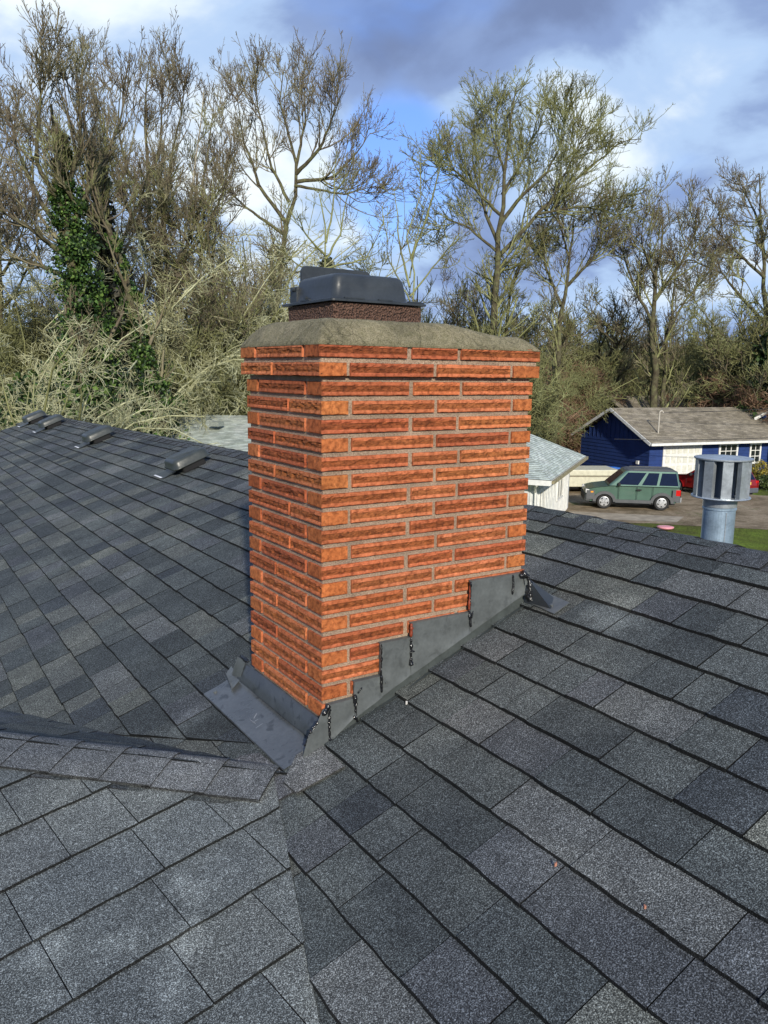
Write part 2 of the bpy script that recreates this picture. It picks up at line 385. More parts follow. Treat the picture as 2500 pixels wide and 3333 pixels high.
TONES = [((.056, .062, .065), 2), ((.066, .073, .076), 5), ((.082, .089, .090), 5), ((.100, .103, .098), 4), ((.115, .118, .108), 2), ((.050, .056, .064), 1), ((.080, .084, .092), 3), ((.108, .111, .113), 2)]
_tp = [t_ for t_, w in TONES for _ in range(w)]
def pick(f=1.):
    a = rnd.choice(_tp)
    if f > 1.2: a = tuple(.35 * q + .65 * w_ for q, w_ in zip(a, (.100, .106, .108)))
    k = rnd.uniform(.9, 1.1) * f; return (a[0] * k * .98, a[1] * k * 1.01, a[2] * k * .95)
EDGE = [.0042]  # splays butt bottoms downslope, widening the painted dark line under each course
pieces = []   # (area proxy, MB)
def piece(poly, P, v0, ex, tone, lift, T=.0085, felt=True):
    """poly in (u,v); P(u,v,h)->world. surface tilts from T at the butt down to ~0 under the next course"""
    if len(poly) < 3: return
    A = abs(sum(poly[i][0] * poly[(i + 1) % len(poly)][1] - poly[(i + 1) % len(poly)][0] * poly[i][1] for i in range(len(poly)))) / 2
    if A < 2e-5: return
    m = MB(); hh = lambda v: max(.0004, (T + lift) * (1 - (v - v0) / (ex + .035)))
    top = [P(u, v, hh(v)) for u, v in poly]; bot = [P(u, v - (EDGE[0] if v < v0 + .02 else 0), max(.0, hh(v) - .0095)) for u, v in poly]
    m.face(top, tone)
    dk = tuple(c * .10 for c in tone)  # black asphalt edge, with the butt's shadow also put into the colour
    n_ = len(poly)
    for i in range(n_):
        j = (i + 1) % n_; m.face([top[i], bot[i], bot[j], top[j]], dk)
    c = sum(top) / n_; dv = c - CAM; d = np.linalg.norm(dv); fz = dv @ FW
    px = 829.5 + 1725 * (dv @ RT) / max(fz, .01); py = 1105.9 - 1725 * (dv @ UP) / max(fz, .01)
    vis = fz > .2 and -60 < px < 1720 and -60 < py < 2280
    # foreshortened size on the picture
    e1 = P(poly[0][0] + .1, poly[0][1], 0) - P(*poly[0], 0); e2 = P(poly[0][0], poly[0][1] + .1, 0) - P(*poly[0], 0)
    nn = np.cross(e1, e2); nn /= np.linalg.norm(nn)
    pieces.append((A * abs(nn @ dv) / d ** 3 * (1 if vis else 1e-4), m))

def course_row(P, u0, u1, v0, ex, wlo, whi, clips, tonef=1., lay=.0024, T=.0068, jit=.0019, over=.03):
    T = T * 1.55
    u = u0 + rnd.uniform(0, .2); up = False; ph = rnd.uniform(0, 9)
    while u < u1:
        w = rnd.choice((rnd.uniform(wlo, (wlo + whi) / 2), rnd.uniform(wlo, whi))); up = not up if rnd.random() < .8 else up
        t_ = pick(tonef); gap = .0028
        xs = [u + gap / 2]; k = max(1, int(w / .045))
        xs += [u + w * i / k for i in range(1, k)] + [u + w - gap / 2]
        off = rnd.uniform(-.0012, .0012)
        wob = lambda x: .0035 * mn.noise((x * 1.7 + ph, v0 * 3, 1)) + off + rnd.uniform(-jit, jit)
        base = [(x, v0 + wob(x)) for x in xs] + [(xs[-1], v0 + ex + over), (xs[0], v0 + ex + over)]
        for cl_ in clips(base):
            piece(cl_, P, v0, ex, t_, lay if up else 0., T)
        u += w

# main slope courses (u = along the ridge = world Y, v = up the slope in X)
EX = .1323
JY = Jp[1]
hV = halfplane((Jp[1], Jp[0]), (Vp[1], Vp[0]), (Vp[1], Vp[0] + 1))
hL = halfplane((La[1], La[0]), (Lb[1], Lb[0]), (Lb[1], Lb[0] + 1))
hLn = (-hL[0], -hL[1], -hL[2])
def clips1(poly):
    res = []
    lo = clip(poly, -1, 0, -JY)
    if lo: res.append(clip(lo, *hV))
    hi = clip(poly, 1, 0, JY)
    if hi: res.append(clip(hi, *hL))
    out = []
    for r_ in res:
        if r_: r_ = clip(r_, 0, -1, -1.36)
        if r_: out.append(r_)
    return out
def P1w(u, v, h):
    x = v * (1 - .0172 * max(0., u)) if v > 0 else v * (1 - .0172 * max(0., u)) ; return p1(x, u, h)
k = int(math.floor(ROOF_X0 / EX))
while k * EX < 1.33:
    v0 = k * EX + .0015
    y0 = ROOF_Y0
    course_row(P1w, y0, ROOF_Y1, v0, EX, .10, .34, clips1)
    k += 1
def clips1b(poly):
    r_ = clip(poly, 1, 0, JY - .05)
    if r_: r_ = clip(r_, *hLn)
    return [r_] if r_ else []
for k in range(-7, 2):
    course_row(lambda u, v, h: p1(v, u, h * .35), -.2, 1.4, k * EX + .05, EX, .15, .34, clips1b, T=.003)
# cross slope under the camera: its courses run level, turned off the main roof
dwn = V3(n2_[0], n2_[1], 0); dwn /= np.linalg.norm(dwn)
U2 = V3(-dwn[1], dwn[0], 0)
if U2 @ RT < 0: U2 = -U2
V2 = np.cross(n2_, U2)
ua, ub = on_plane(60, 2043, n2_, d2), on_plane(515, 1793, n2_, d2)
U2 = (ub - ua) / np.linalg.norm(ub - ua); V2 = np.cross(n2_, U2)
if V2 @ UP < 0: V2 = -V2
O2 = K.copy()
def P2w(u, v, h): return O2 + U2 * u + V2 * v + n2_ * h
def uv2(p): return ((p - O2) @ U2, (p - O2) @ V2)
cA, cB = uv2(on_plane(300, 1913, n2_, d2)), uv2(on_plane(380, 2028, n2_, d2))
EX2 = abs(cA[1] - cB[1]) * 1.0
jv, vv, kk = uv2(Jp), uv2(Vp), uv2(K); j0 = uv2(J0)
h2v = halfplane(jv, vv, uv2(on_plane(300, 1900, n2_, d2))); h2c = halfplane(j0, kk, uv2(on_plane(300, 1900, n2_, d2)))
def clips2(poly):
    r_ = clip(poly, *h2v)
    if r_: r_ = clip(r_, *h2c)
    return [r_] if r_ else []
vtop = max(j0[1], kk[1]) + .9
EDGE[0] = .0012
v = cA[1] + EX2 * math.ceil((vtop - cA[1]) / EX2)
while v > -3.4:
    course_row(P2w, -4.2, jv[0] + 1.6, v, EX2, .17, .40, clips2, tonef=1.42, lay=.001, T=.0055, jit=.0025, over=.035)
    v -= EX2
# small slope between the cross ridge and the main slope
U3 = (K - J0) / np.linalg.norm(K - J0); V3_ = np.cross(n3, U3); O3 = J0.copy()
def P3w(u, v, h): return O3 + U3 * u + V3_ * v + n3 * h
def uv3(p): return ((p - O3) @ U3, (p - O3) @ V3_)
lb3, la3 = uv3(Lb), uv3(La); sgn = 1 if lb3[1] > 0 else -1
h3l = halfplane(la3, lb3, (lb3[0], 0)) 
def clips3(poly):
    r_ = clip(poly, 0, sgn, -.02)
    return [r_] if r_ else []
for k in range(-1, 5):
    v0 = sgn * (.02 + .14 * k) if sgn > 0 else -(.02 + .14 * k) - .14
    course_row(P3w, -.5, 3.6, v0, .14, .15, .34, clips3, tonef=.95, T=.004)

pieces.sort(key=lambda a: -a[0])
deck_all = MB()
for i, (ar, m) in enumerate(pieces):
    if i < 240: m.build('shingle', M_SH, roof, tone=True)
    else:
        bb = len(deck_all.v); deck_all.v += m.v; deck_all.f += [tuple(q + bb for q in f) for f in m.f]; deck_all.t += m.t
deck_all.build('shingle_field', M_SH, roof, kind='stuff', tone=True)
# felt under the shingles (shows only in the gaps), the far slope, rake boards
m = MB()
far = 1.37 * (1 - .0172 * ROOF_Y1)
m.face([p1(ROOF_X0, ROOF_Y0, -.001), p1(1.37, ROOF_Y0, -.001), p1(1.37, 0, -.001), p1(far, ROOF_Y1, -.001), p1(ROOF_X0, ROOF_Y1, -.001)])
m.face([P2w(*q, -.001) for q in clips2([(-4.2, -3.6), (jv[0] + 1.6, -3.6), (jv[0] + 1.6, vtop), (-4.2, vtop)])[0]])
m.build('roof_deck', M_EDGE, roof)
m = MB(); XE = 5.4
for i in range(32):
    xa, xb = i / 32., (i + 1) / 32.
    def bs(x, y, h=0):
        rx = ridge_x(y); X = rx + x * (XE - rx); return V3(X, y, Z0 + S1 * rx - S1 * (X - rx) + h)
    segs = [ROOF_Y0 + .2 * j for j in range(75)] + [ROOF_Y1]
    for a, b_ in zip(segs[:-1], segs[1:]):
        m.face([bs(xb, a, .006), bs(xb, b_, .006), bs(xa, b_, .001), bs(xa, a, .001)], pick())
        m.face([bs(xb, a, .006), bs(xb, a, .0), bs(xb, b_, .0), bs(xb, b_, .006)], (.02, .02, .02))
m.build('far_slope', M_SH, roof, kind='stuff', tone=True)
# folded ridge shingles along both ridges
ridge_n = [0]
def ridge_shingle(a, c, dl, dr, w1, w2, tone, T=.010, lift=0.004, nn=None):
    """piece from a to c along the ridge, folded down dl / dr; butt at a"""
    m = MB(); up_ = nn
    cols = [(-1, w1), (-.55, w1 * .55), (-.12, w1 * .12), (.12, w2 * .12), (.55, w2 * .55), (1, w2)]
    def pt(base, s, w, h):
        return base + (dl if s < 0 else dr) * w - up_ * (.004 if abs(s) < .2 else 0) + up_ * h
    ax = (c - a); ln = np.linalg.norm(ax); ax /= ln
    top = []
    for e, (bs_, h) in enumerate(((a, T + lift), (c + ax * .03, .002))):
        top.append([pt(bs_, s, w, h + rnd.uniform(-.001, .001)) for s, w in cols])
    for i in range(5): m.face([top[0][i], top[0][i + 1], top[1][i + 1], top[1][i]], tone)
    dk = tuple(q * .25 for q in tone)
    for i in range(5): m.face([top[0][i + 1], top[0][i], top[0][i] - up_ * .007, top[0][i + 1] - up_ * .007], dk)
    m.face([top[0][0], top[1][0], top[1][0] - up_ * .006, top[0][0] - up_ * .009], dk)
    m.face([top[1][5], top[0][5], top[0][5] - up_ * .009, top[1][5] - up_ * .006], dk)
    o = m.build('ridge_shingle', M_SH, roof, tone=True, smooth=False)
y = ROOF_Y0 + .05
while y < ROOF_Y1 - .1:
    yb = min(y + .158, ROOF_Y1)
    A_ = V3(ridge_x(y), y, Z0 + S1 * ridge_x(y) + .006); B_ = V3(ridge_x(yb), yb, Z0 + S1 * ridge_x(yb) + .006)
    # butt faces the near end (-Y)
    ridge_shingle(A_, B_, V3(-1, 0, -S1) / math.hypot(1, S1), V3(1, 0, -S1) / math.hypot(1, S1), .115, .115, tuple(c * kq for kq in (rnd.uniform(.8, 1.15),) for c in (.070, .075, .076)), T=.003, lift=.006, nn=V3(0, 0, 1))
    y += .158
cl_len = np.linalg.norm(K - J0); cdir = (K - J0) / cl_len
d2dir = np.cross(n2_, cdir); d2dir = d2dir if (d2dir @ V2) < 0 else -d2dir
d3dir = np.cross(n3, cdir); d3dir = d3dir if (d3dir @ V3_) * sgn > 0 else -d3dir
nm = (n2_ + n3); nm /= np.linalg.norm(nm)
q = -.015
while q < cl_len * 3.0:
    ridge_shingle(J0 + cdir * q + nm * .012, J0 + cdir * (q + .168) + nm * .012, d2dir, d3dir, .150, .045, tuple(c * kq for kq in (rnd.uniform(.92, 1.06),) for c in (.124, .131, .130)), T=.0035, lift=.003, nn=nm)
    q += .168
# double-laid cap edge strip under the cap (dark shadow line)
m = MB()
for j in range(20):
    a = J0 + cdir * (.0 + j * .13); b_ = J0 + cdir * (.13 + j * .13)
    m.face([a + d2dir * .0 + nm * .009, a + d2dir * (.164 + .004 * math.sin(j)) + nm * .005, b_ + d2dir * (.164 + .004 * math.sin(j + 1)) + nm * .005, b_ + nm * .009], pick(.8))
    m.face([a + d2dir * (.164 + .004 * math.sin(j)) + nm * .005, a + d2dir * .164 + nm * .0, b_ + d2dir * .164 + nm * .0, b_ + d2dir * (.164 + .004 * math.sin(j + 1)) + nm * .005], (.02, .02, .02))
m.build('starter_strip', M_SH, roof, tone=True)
# loose flap of shingle closing the cross ridge under the apron
def quad_piece(pix, h, tone, name='shingle', T=.006):
    m = MB(); top = [on_plane(px, py, P1n, P1d + h_) for (px, py), h_ in zip(pix, h)]
    m.face(top, tone); dk = tuple(q * .3 for q in tone)
    for i in range(len(top)):
        j = (i + 1) % len(top); m.face([top[i], top[i] - V3(0, 0, T), top[j] - V3(0, 0, T), top[j]], dk)
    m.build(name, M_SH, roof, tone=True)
quad_piece([(612, 1688), (640, 1712), (744, 1655), (716, 1628), (690, 1600), (640, 1630)], [.024, .024, .016, .014, .012, .016], (.13, .132, .125))
quad_piece([(470, 1660), (540, 1728), (575, 1742), (640, 1706), (615, 1672), (560, 1625), (520, 1632)], [.020, .020, .016, .012, .012, .010, .012], (.10, .103, .105))
# walls and eave below the roof
m = MB(); m.box((-3.1, ROOF_Y0 + .4, G - .1), (5.0, ROOF_Y1 - .45, -1.62)); m.build('wall', plain('tan_siding', (.35, .31, .25), .8), roof)
m = MB()
for sx in (0, 1):
    for yy in (ROOF_Y1, ROOF_Y0 - .03):
        rx = ridge_x(yy)
        a = V3(rx, yy, Z0 + S1 * rx); e = p1(ROOF_X0, yy) if sx == 0 else V3(XE, yy, a[2] - S1 * (XE - rx))
        m.add([a, e, e - V3(0, 0, .16), a - V3(0, 0, .16), a + V3(0, .03, 0), e + V3(0, .03, 0), e + V3(0, .03, -.16), a + V3(0, .03, -.16)],
              [(0, 1, 2, 3), (7, 6, 5, 4), (0, 4, 5, 1), (3, 2, 6, 7)])
m.build('rake_board', M_WHITE, roof)

# debris lying on the roof
def debris(px, py, s, colr, n_, lab):
    p = on_plane(px, py, P1n, P1d + .014) if n_ == 1 else on_plane(px, py, n2_, d2 + .012)
    m = MB(); V = []; 
    for k in range(7):
        a = k * 2 * math.pi / 7; V.append(p + V3(math.cos(a) * s * rnd.uniform(.6, 1.2), math.sin(a) * s * rnd.uniform(.6, 1.2), rnd.uniform(-.001, .002) + (S1 * math.cos(a) * s if n_ == 1 else 0)))
    m.add([q + V3(0, 0, .004) for q in V] + [q - V3(0, 0, .004) for q in V], [tuple(range(7)), tuple(range(13, 6, -1))] + [(i, i + 7, (i + 1) % 7 + 7, (i + 1) % 7) for i in range(7)])
    return m.build('brick_chip' if 'chip' in lab else 'mortar_crumb', plain('chip_%d' % px, colr, .9), None, label=lab, cat='debris')
debris(420, 1700, .007, (.55, .52, .45), 2, 'pale mortar crumb lying on the cross ridge cap shingles')
debris(878, 1518, .004, (.7, .68, .62), 1, 'small white mortar crumb at the foot of the step flashing')
debris(1393, 1960, .003, (.45, .2, .13), 1, 'tiny reddish brick chip on the right shingle slope')
debris(1200, 1868, .003, (.45, .2, .13), 1, 'tiny red brick chip on the shingles below the chimney corner')

# ------------------------------------------------------------------ chimney
W, D, CO = .812, .525, .0542
chim = thing('brick_chimney', (0, 0, -.2), 'orange red brick chimney with grey cement crown rising through the shingle roof', 'chimney')
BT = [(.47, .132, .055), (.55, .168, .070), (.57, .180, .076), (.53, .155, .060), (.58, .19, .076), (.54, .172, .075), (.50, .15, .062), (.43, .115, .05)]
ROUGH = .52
def face_grid(m, o, du, dv, nrm, Lu, Lv, kind, seed, tone, fine=True):
    nu = max(2, int(Lu / (.0085 if fine else .05))); 
    rows = [0, .05, .15, .27, .32, .38, .46, .54, .62, .68, .73, .86, .95, 1.] if kind == 'rug' else [0, .06, .25, .5, .75, .94, 1.]
    if not fine: rows = [0, .25, .75, 1.]
    V = []; tones = []
    hi, lo = rnd.uniform(-.02, .03), rnd.uniform(-.03, .02); depth = rnd.uniform(.7, 1.25)
    big = rnd.random() < .25
    for i in range(nu + 1):
        s = i / nu
        for r_ in rows:
            p = o + du * (s * Lu) + dv * (r_ * Lv)
            e = min(1, min(s, 1 - s) * nu / 1.5)
            q = Vector((s * Lu * 70 + seed, r_ * 4.5 + seed * .37, seed))
            h = 0.
            if kind == 'rug' and fine:
                jag = .05 * mn.noise(q * 1.0) + .03 * mn.noise(q * 3)
                if big: jag += .12 * max(0, mn.noise(q * .25 + Vector((5, 0, 0))))
                mid = .29 + lo - jag < r_ < .71 + hi + jag
                if mid:
                    h = (.0022 * mn.noise(q * .8) + .0022 * mn.noise(q * 2.3 + Vector((3, 1, 0))) + .0012 * mn.noise(q * 6) - .0012) * depth
                    w_ = abs(r_ - .5); h += .0022 * (1 - w_ * 4.2) * (1 if mn.noise(q * .35) > -.15 else -1.3)
                    h -= .0012 if r_ < .7 else .0022
                else: h = .0003 * mn.noise(q * 3)
            elif fine: h = .0007 * mn.noise(q * 1.5) + .0006 * mn.noise(q * 5)
            if r_ in (0, 1.): h = -.0012 + .0006 * mn.noise(q * 1.3)
            h *= e if s in (0, 1) or r_ in (0, 1) else 1
            zz = (.0016 * mn.noise(q * .5) + .0012 * mn.noise(q * 2.2) if (r_ in (0, 1.) and fine) else 0.)
            V.append(p + nrm * h + dv * zz)
    n = len(rows); F = []
    for i in range(nu):
        for j in range(n - 1):
            f = (i * n + j, (i + 1) * n + j, (i + 1) * n + j + 1, i * n + j + 1)
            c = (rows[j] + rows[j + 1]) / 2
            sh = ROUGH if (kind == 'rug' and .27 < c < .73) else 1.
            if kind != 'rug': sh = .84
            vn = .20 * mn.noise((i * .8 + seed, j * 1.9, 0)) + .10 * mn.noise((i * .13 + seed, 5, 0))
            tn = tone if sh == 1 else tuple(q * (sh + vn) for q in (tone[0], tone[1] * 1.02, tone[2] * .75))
            m.add([V[q_] for q_ in f], [(0, 1, 2, 3)], tn)
def brick(x0, x1, y0, y1, z0, z1, sides, parent, name='brick'):
    m = MB(); tn = rnd.choice(BT); k = rnd.uniform(.88, 1.1); tn = tuple(c * k for c in tn); sd = rnd.uniform(0, 900)
    h = z1 - z0; U_ = V3(0, 0, 1)
    for s in ('-y', '-x', '+x', '+y'):
        ln = (x1 - x0) if 'y' in s else (y1 - y0); kd = 'rug' if ln > .12 else 'head'; fine = s in sides and s[0] == '-'
        if s == '-y': o_, du, nr = V3(x0, y0, z0), V3(1, 0, 0), V3(0, -1, 0)
        elif s == '+x': o_, du, nr = V3(x1, y0, z0), V3(0, 1, 0), V3(1, 0, 0)
        elif s == '+y': o_, du, nr = V3(x1, y1, z0), V3(-1, 0, 0), V3(0, 1, 0)
        else: o_, du, nr = V3(x0, y1, z0), V3(0, -1, 0), V3(-1, 0, 0)
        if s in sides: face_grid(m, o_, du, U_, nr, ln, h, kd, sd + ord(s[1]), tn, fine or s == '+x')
        else: m.face([o_, o_ + du * ln, o_ + du * ln + U_ * h, o_ + U_ * h], tn)
    m.face([(x0, y0, z1), (x1, y0, z1), (x1, y1, z1), (x0, y1, z1)], tn)
    m.face([(x0, y1, z0), (x1, y1, z0), (x1, y0, z0), (x0, y0, z0)], tn)
    return m.build(name, M_BRICK, parent, tone=True)
BH = .0388; BD = .088
def course(k, z0, x0, y0, x1, y1, parity):
    """one ring of bricks; x0.. are outer faces"""
    J_ = .0165; w = x1 - x0; d = y1 - y0; j = lambda a: rnd.uniform(-a, a)
    z1 = z0 + BH + j(.0008)
    def okr(a, b_):   # skip the parts the roof swallows
        return True
    if parity == 0:
        a, c = x0 + .299 + j(.006), x0 + .516 + j(.012)
        row = [(x0, a), (a + J_ + .003, c - J_), (c, x1)]
        l1 = y0 + BD + J_ + .003; l2 = y0 + .42 + j(.008)
        brick(x0, a, y0, y0 + BD, z0, z1, ('-y', '-x'), chim)
        brick(row[1][0], row[1][1], y0, y0 + BD, z0, z1, ('-y',), chim)
        brick(row[2][0], x1, y0, y0 + BD, z0, z1, ('-y', '+x'), chim)
        brick(x0, x0 + BD, l1, l2, z0, z1, ('-x',), chim)
        brick(x0, x0 + .30, l2 + J_ + .004, y1, z0, z1, ('-x', '+y'), chim)
        brick(x0 + .315, x1 - .31, y1 - BD, y1, z0, z1, ('+y',), chim)
        brick(x1 - .297, x1, y1 - BD, y1, z0, z1, ('+y', '+x'), chim)
        brick(x1 - BD, x1, y0 + BD + J_, y1 - BD - J_, z0, z1, ('+x',), chim)
    else:
        a, c = x0 + .405 + j(.008), x0 + .718 + j(.008)
        l1 = y0 + rnd.choice((.305, .305, .205)) + j(.006)
        brick(x0, x0 + BD + .001, y0, l1, z0, z1, ('-x', '-y'), chim)
        brick(x0 + BD + J_ + j(.003), a, y0, y0 + BD, z0, z1, ('-y',), chim)
        brick(a + J_, c, y0, y0 + BD, z0, z1, ('-y',), chim)
        brick(c + J_, x1, y0, y0 + .30, z0, z1, ('-y', '+x'), chim)
        brick(x0, x0 + BD, l1 + J_, y1, z0, z1, ('-x', '+y'), chim)
        brick(x0 + BD + J_, x0 + .40, y1 - BD, y1, z0, z1, ('+y',), chim)
        brick(x0 + .414, x1 - BD - J_, y1 - BD, y1, z0, z1, ('+y',), chim)
        brick(x1 - BD, x1, y0 + .314, y1, z0, z1, ('+x', '+y'), chim)
for k in range(2, 23):
    z0 = (19 - k) * CO + rnd.uniform(-.0007, .0007)
    course(k, z0, 0, 0, W, D, k % 2)
for k in (0, 1):
    course(k, (19 - k) * CO + .001, -.0145, -.0145, W + .0145, D + .0145, k)
# mortar body, raked slightly behind the brick faces
def mortar(x0, y0, x1, y1, z0, z1, nm_):
    m = MB(); nu = 70; nz = max(3, int((z1 - z0) / .009))
    for (o_, du, nr, ln) in ((V3(x0, y0, 0), V3(1, 0, 0), V3(0, -1, 0), x1 - x0), (V3(x1, y0, 0), V3(0, 1, 0), V3(1, 0, 0), y1 - y0),
                             (V3(x1, y1, 0), V3(-1, 0, 0), V3(0, 1, 0), x1 - x0), (V3(x0, y1, 0), V3(0, -1, 0), V3(-1, 0, 0), y1 - y0)):
        n1_ = max(4, int(ln / .011)); V = []
        for i in range(n1_ + 1):
            for j in range(nz + 1):
                p = o_ + du * ln * i / n1_; z = z0 + (z1 - z0) * j / nz
                e = 0 if i in (0, n1_) else 1
                V.append((p + nr * (e * (.0016 * mn.noise((i * .7, j * .9, ln * 10)) + .0010 * mn.noise((i * 2.1, j * 2.3, 4)))) + V3(0, 0, z)))
        m.add(V, [(i * (nz + 1) + j, (i + 1) * (nz + 1) + j, (i + 1) * (nz + 1) + j + 1, i * (nz + 1) + j + 1) for i in range(n1_) for j in range(nz)])
    m.face([(x0, y0, z1), (x1, y0, z1), (x1, y1, z1), (x0, y1, z1)]); m.face([(x0, y1, z0), (x1, y1, z0), (x1, y0, z0), (x0, y0, z0)])
    m.build(nm_, M_MORTAR, chim, smooth=True)
IN = .0082
mortar(IN, IN, W - IN, D - IN, -.20, 18 * CO - .0005, 'mortar_body')
mortar(-.0145 + IN, -.0145 + IN, W + .0145 - IN, D + .0145 - IN, 18 * CO + .0025, 19 * CO + .036, 'corbel_mortar')

# cement crown
ZC = 19 * CO + .0385
LX0, LX1, LY0, LY1 = .095, .420, .10, .41
m = MB(); X0, X1, Y0, Y1 = -.0165, W + .017, -.0165, D + .0165
nx_, ny_ = 110, 76; V = []
def sm(t_): t_ = max(0., min(1., t_)); return t_ * t_ * (3 - 2 * t_)
for j in range(ny_ + 1):
    for i in range(nx_ + 1):
        x = X0 + (X1 - X0) * i / nx_; y = Y0 + (Y1 - Y0) * j / ny_
        dxe, dye = min(x - X0, X1 - x), min(y - Y0, Y1 - y); dd = (dxe ** -3 + dye ** -3) ** (-1 / 3) if min(dxe, dye) > 1e-6 else 0
        dl = max(LX0 - x, x - LX1, LY0 - y, y - LY1, 0)
        r_ = dd / .047
        prof = .044 * (1 - (1 - min(1, r_)) ** 1.35)
        h = .002 + prof + .030 * (1 - sm(dl / .30)) * min(1, dd / .06) - .004 * sm((x - .5) / .3)
        h += (.0022 * mn.noise((x * 14, y * 14, 0)) + .0012 * mn.noise((x * 50, y * 50, 3)) + .0006 * mn.noise((x * 150, y * 150, 6))) * min(1, dd / .01 + .3)
        edge = .002 * mn.noise((x * 40, y * 40, 9)) if dd < .002 else 0
        V.append((x + edge, y + edge, ZC + h + (.0035 * mn.noise((x * 28, y * 28, 19)) if dd < .002 else 0)))
F = [(j * (nx_ + 1) + i, j * (nx_ + 1) + i + 1, (j + 1) * (nx_ + 1) + i + 1, (j + 1) * (nx_ + 1) + i) for j in range(ny_) for i in range(nx_)]
ring = [i for i in range(nx_ + 1)] + [j * (nx_ + 1) + nx_ for j in range(1, ny_ + 1)] + [ny_ * (nx_ + 1) + i for i in range(nx_ - 1, -1, -1)] + [j * (nx_ + 1) for j in range(ny_ - 1, 0, -1)]
b0 = len(V)
for r_ in ring: V.append((V[r_][0] * .997 + .0012, V[r_][1] * .997 + .0008, ZC - .004))
F += [(ring[(i + 1) % len(ring)], ring[i], b0 + i, b0 + (i + 1) % len(ring)) for i in range(len(ring))]
m.add(V, F); m.build('cement_crown', M_CROWN, chim, smooth=True)

# flue liner (rounded square tube)
def rrect(x0, y0, x1, y1, r, n=6):
    pts = []
    for cx_, cy_, a0 in ((x1 - r, y1 - r, 0), (x0 + r, y1 - r, 90), (x0 + r, y0 + r, 180), (x1 - r, y0 + r, 270)):
        for i in range(n + 1):
            a = math.radians(a0 + 90 * i / n); pts.append((cx_ + r * math.cos(a), cy_ + r * math.sin(a)))
    return pts
def loft(m, rings, cap_top=True, cap_bot=False, tone=None):
    n = len(rings[0]); V = [p for r_ in rings for p in r_]
    F = [(k * n + i, k * n + (i + 1) % n, (k + 1) * n + (i + 1) % n, (k + 1) * n + i) for k in range(len(rings) - 1) for i in range(n)]
    if cap_top: F.append(tuple((len(rings) - 1) * n + i for i in range(n)))
    if cap_bot: F.append(tuple(range(n - 1, -1, -1)))
    m.add(V, F, tone)
m = MB(); R_ = rrect(LX0, LY0, LX1, LY1, .014); zt = ZC + .125
N_ = []
for k_ in range(9):
    z = ZC + .03 + (zt - ZC - .03) * k_ / 8; ringp = []
    dens = []
    for i in range(len(R_)):
        a, b_ = R_[i], R_[(i + 1) % len(R_)]; seg = max(1, int(math.hypot(b_[0] - a[0], b_[1] - a[1]) / .012))
        for s in range(seg): dens.append((a[0] + (b_[0] - a[0]) * s / seg, a[1] + (b_[1] - a[1]) * s / seg))
    for (x, y) in dens:
        o_ = .0018 * mn.noise((x * 60, y * 60, z * 60)) + .0012 * mn.noise((x * 160, y * 160, z * 160))
        cxm, cym = (LX0 + LX1) / 2, (LY0 + LY1) / 2; q = V3(x - cxm, y - cym, 0); q /= np.linalg.norm(q)
        ringp.append((x + q[0] * o_, y + q[1] * o_, z))
    N_.append(ringp)
loft(m, N_, True, False); m.build('flue_liner', M_LINER, chim)

# flue cap: flange, pan, raised lid and hinge bolts
cap = thing('flue_cap', (LX0, LY0, zt), 'low black metal damper cap seated on the clay flue of the brick chimney', 'chimney cap')
FZ = zt + .003
m = MB()
r1 = rrect(.083, .088, .430, .430, .012); r2 = rrect(.090, .095, .423, .423, .012)
loft(m, [[(x, y, FZ) for x, y in r1], [(x, y, FZ + .006) for x, y in r1], [(x, y, FZ + .009) for x, y in r2]], True, True)
fl = m.build('flange', M_CAPMETAL, cap)
m = MB()
for (x, y, l_, ax_) in ((.13, .0925, .07, 0), (.25, .0925, .05, 0), (.36, .0925, .05, 0), (.0865, .24, .06, 1)):
    m.box((x, y, FZ + .0085), (x + (l_ if ax_ == 0 else .008), y + (.008 if ax_ == 0 else l_), FZ + .0125))
m.build('clip', M_CAPMETAL, cap)
m = MB(); dz = FZ + .009
prof = [(0, 0), (.004, .004), (.010, .040), (.014, .062), (.019, .070), (.027, .0755), (.040, .0775)]
loft(m, [[(x, y, dz + h) for x, y in rrect(.098 + i_, .104 + i_, .378 - i_, .385 - i_, max(.008, .026 - i_ * .2), 8)] for i_, h in prof], True)
m.build('pan', M_CAPMETAL, cap, smooth=True)
m = MB(); zl0, zl1 = dz + .030, dz + .122
rr = rrect(.140, zl0, .405, zl1, .020, 6)
loft(m, [[(x, .402, z) for x, z in rr], [(x + .0, .396, z) for x, z in rrect(.138, zl0 - .002, .407, zl1 + .002, .021, 6)], [(x, .390, z) for x, z in rr]], True, True)
m.build('lid', M_CAPMETAL, cap)
m = MB(); m.box((.100, .350, dz), (.114, .395, dz + .05)); m.box((.30, .385, dz), (.32, .398, dz + .04)); m.build('hinge_arm', M_CAPMETAL, cap)
for (x, y, z) in ((.100, .275, dz + .008), (.100, .365, dz + .042)):
    m = MB(); m.tube([(x, y, z), (x - .010, y, z)], .007, 8); m.build('bolt', M_CAPMETAL, cap)

# ---- flashing (all parts of the chimney)
def prism(m, pts, off, tone=None):
    """flat plate: polygon pts thickened by vector off"""
    n = len(pts); pts = [np.array(p, float) for p in pts]; V = pts + [p + off for p in pts]
    F = [tuple(range(n)), tuple(range(2 * n - 1, n - 1, -1))] + [(i, i + n, (i + 1) % n + n, (i + 1) % n) for i in range(n)]
    m.add(V, F, tone)
def zr(x): return Z0 + S1 * x
FY = -.0045
M_STEP = metal('step_flashing_metal', (.062, .072, .070), .38, .3)
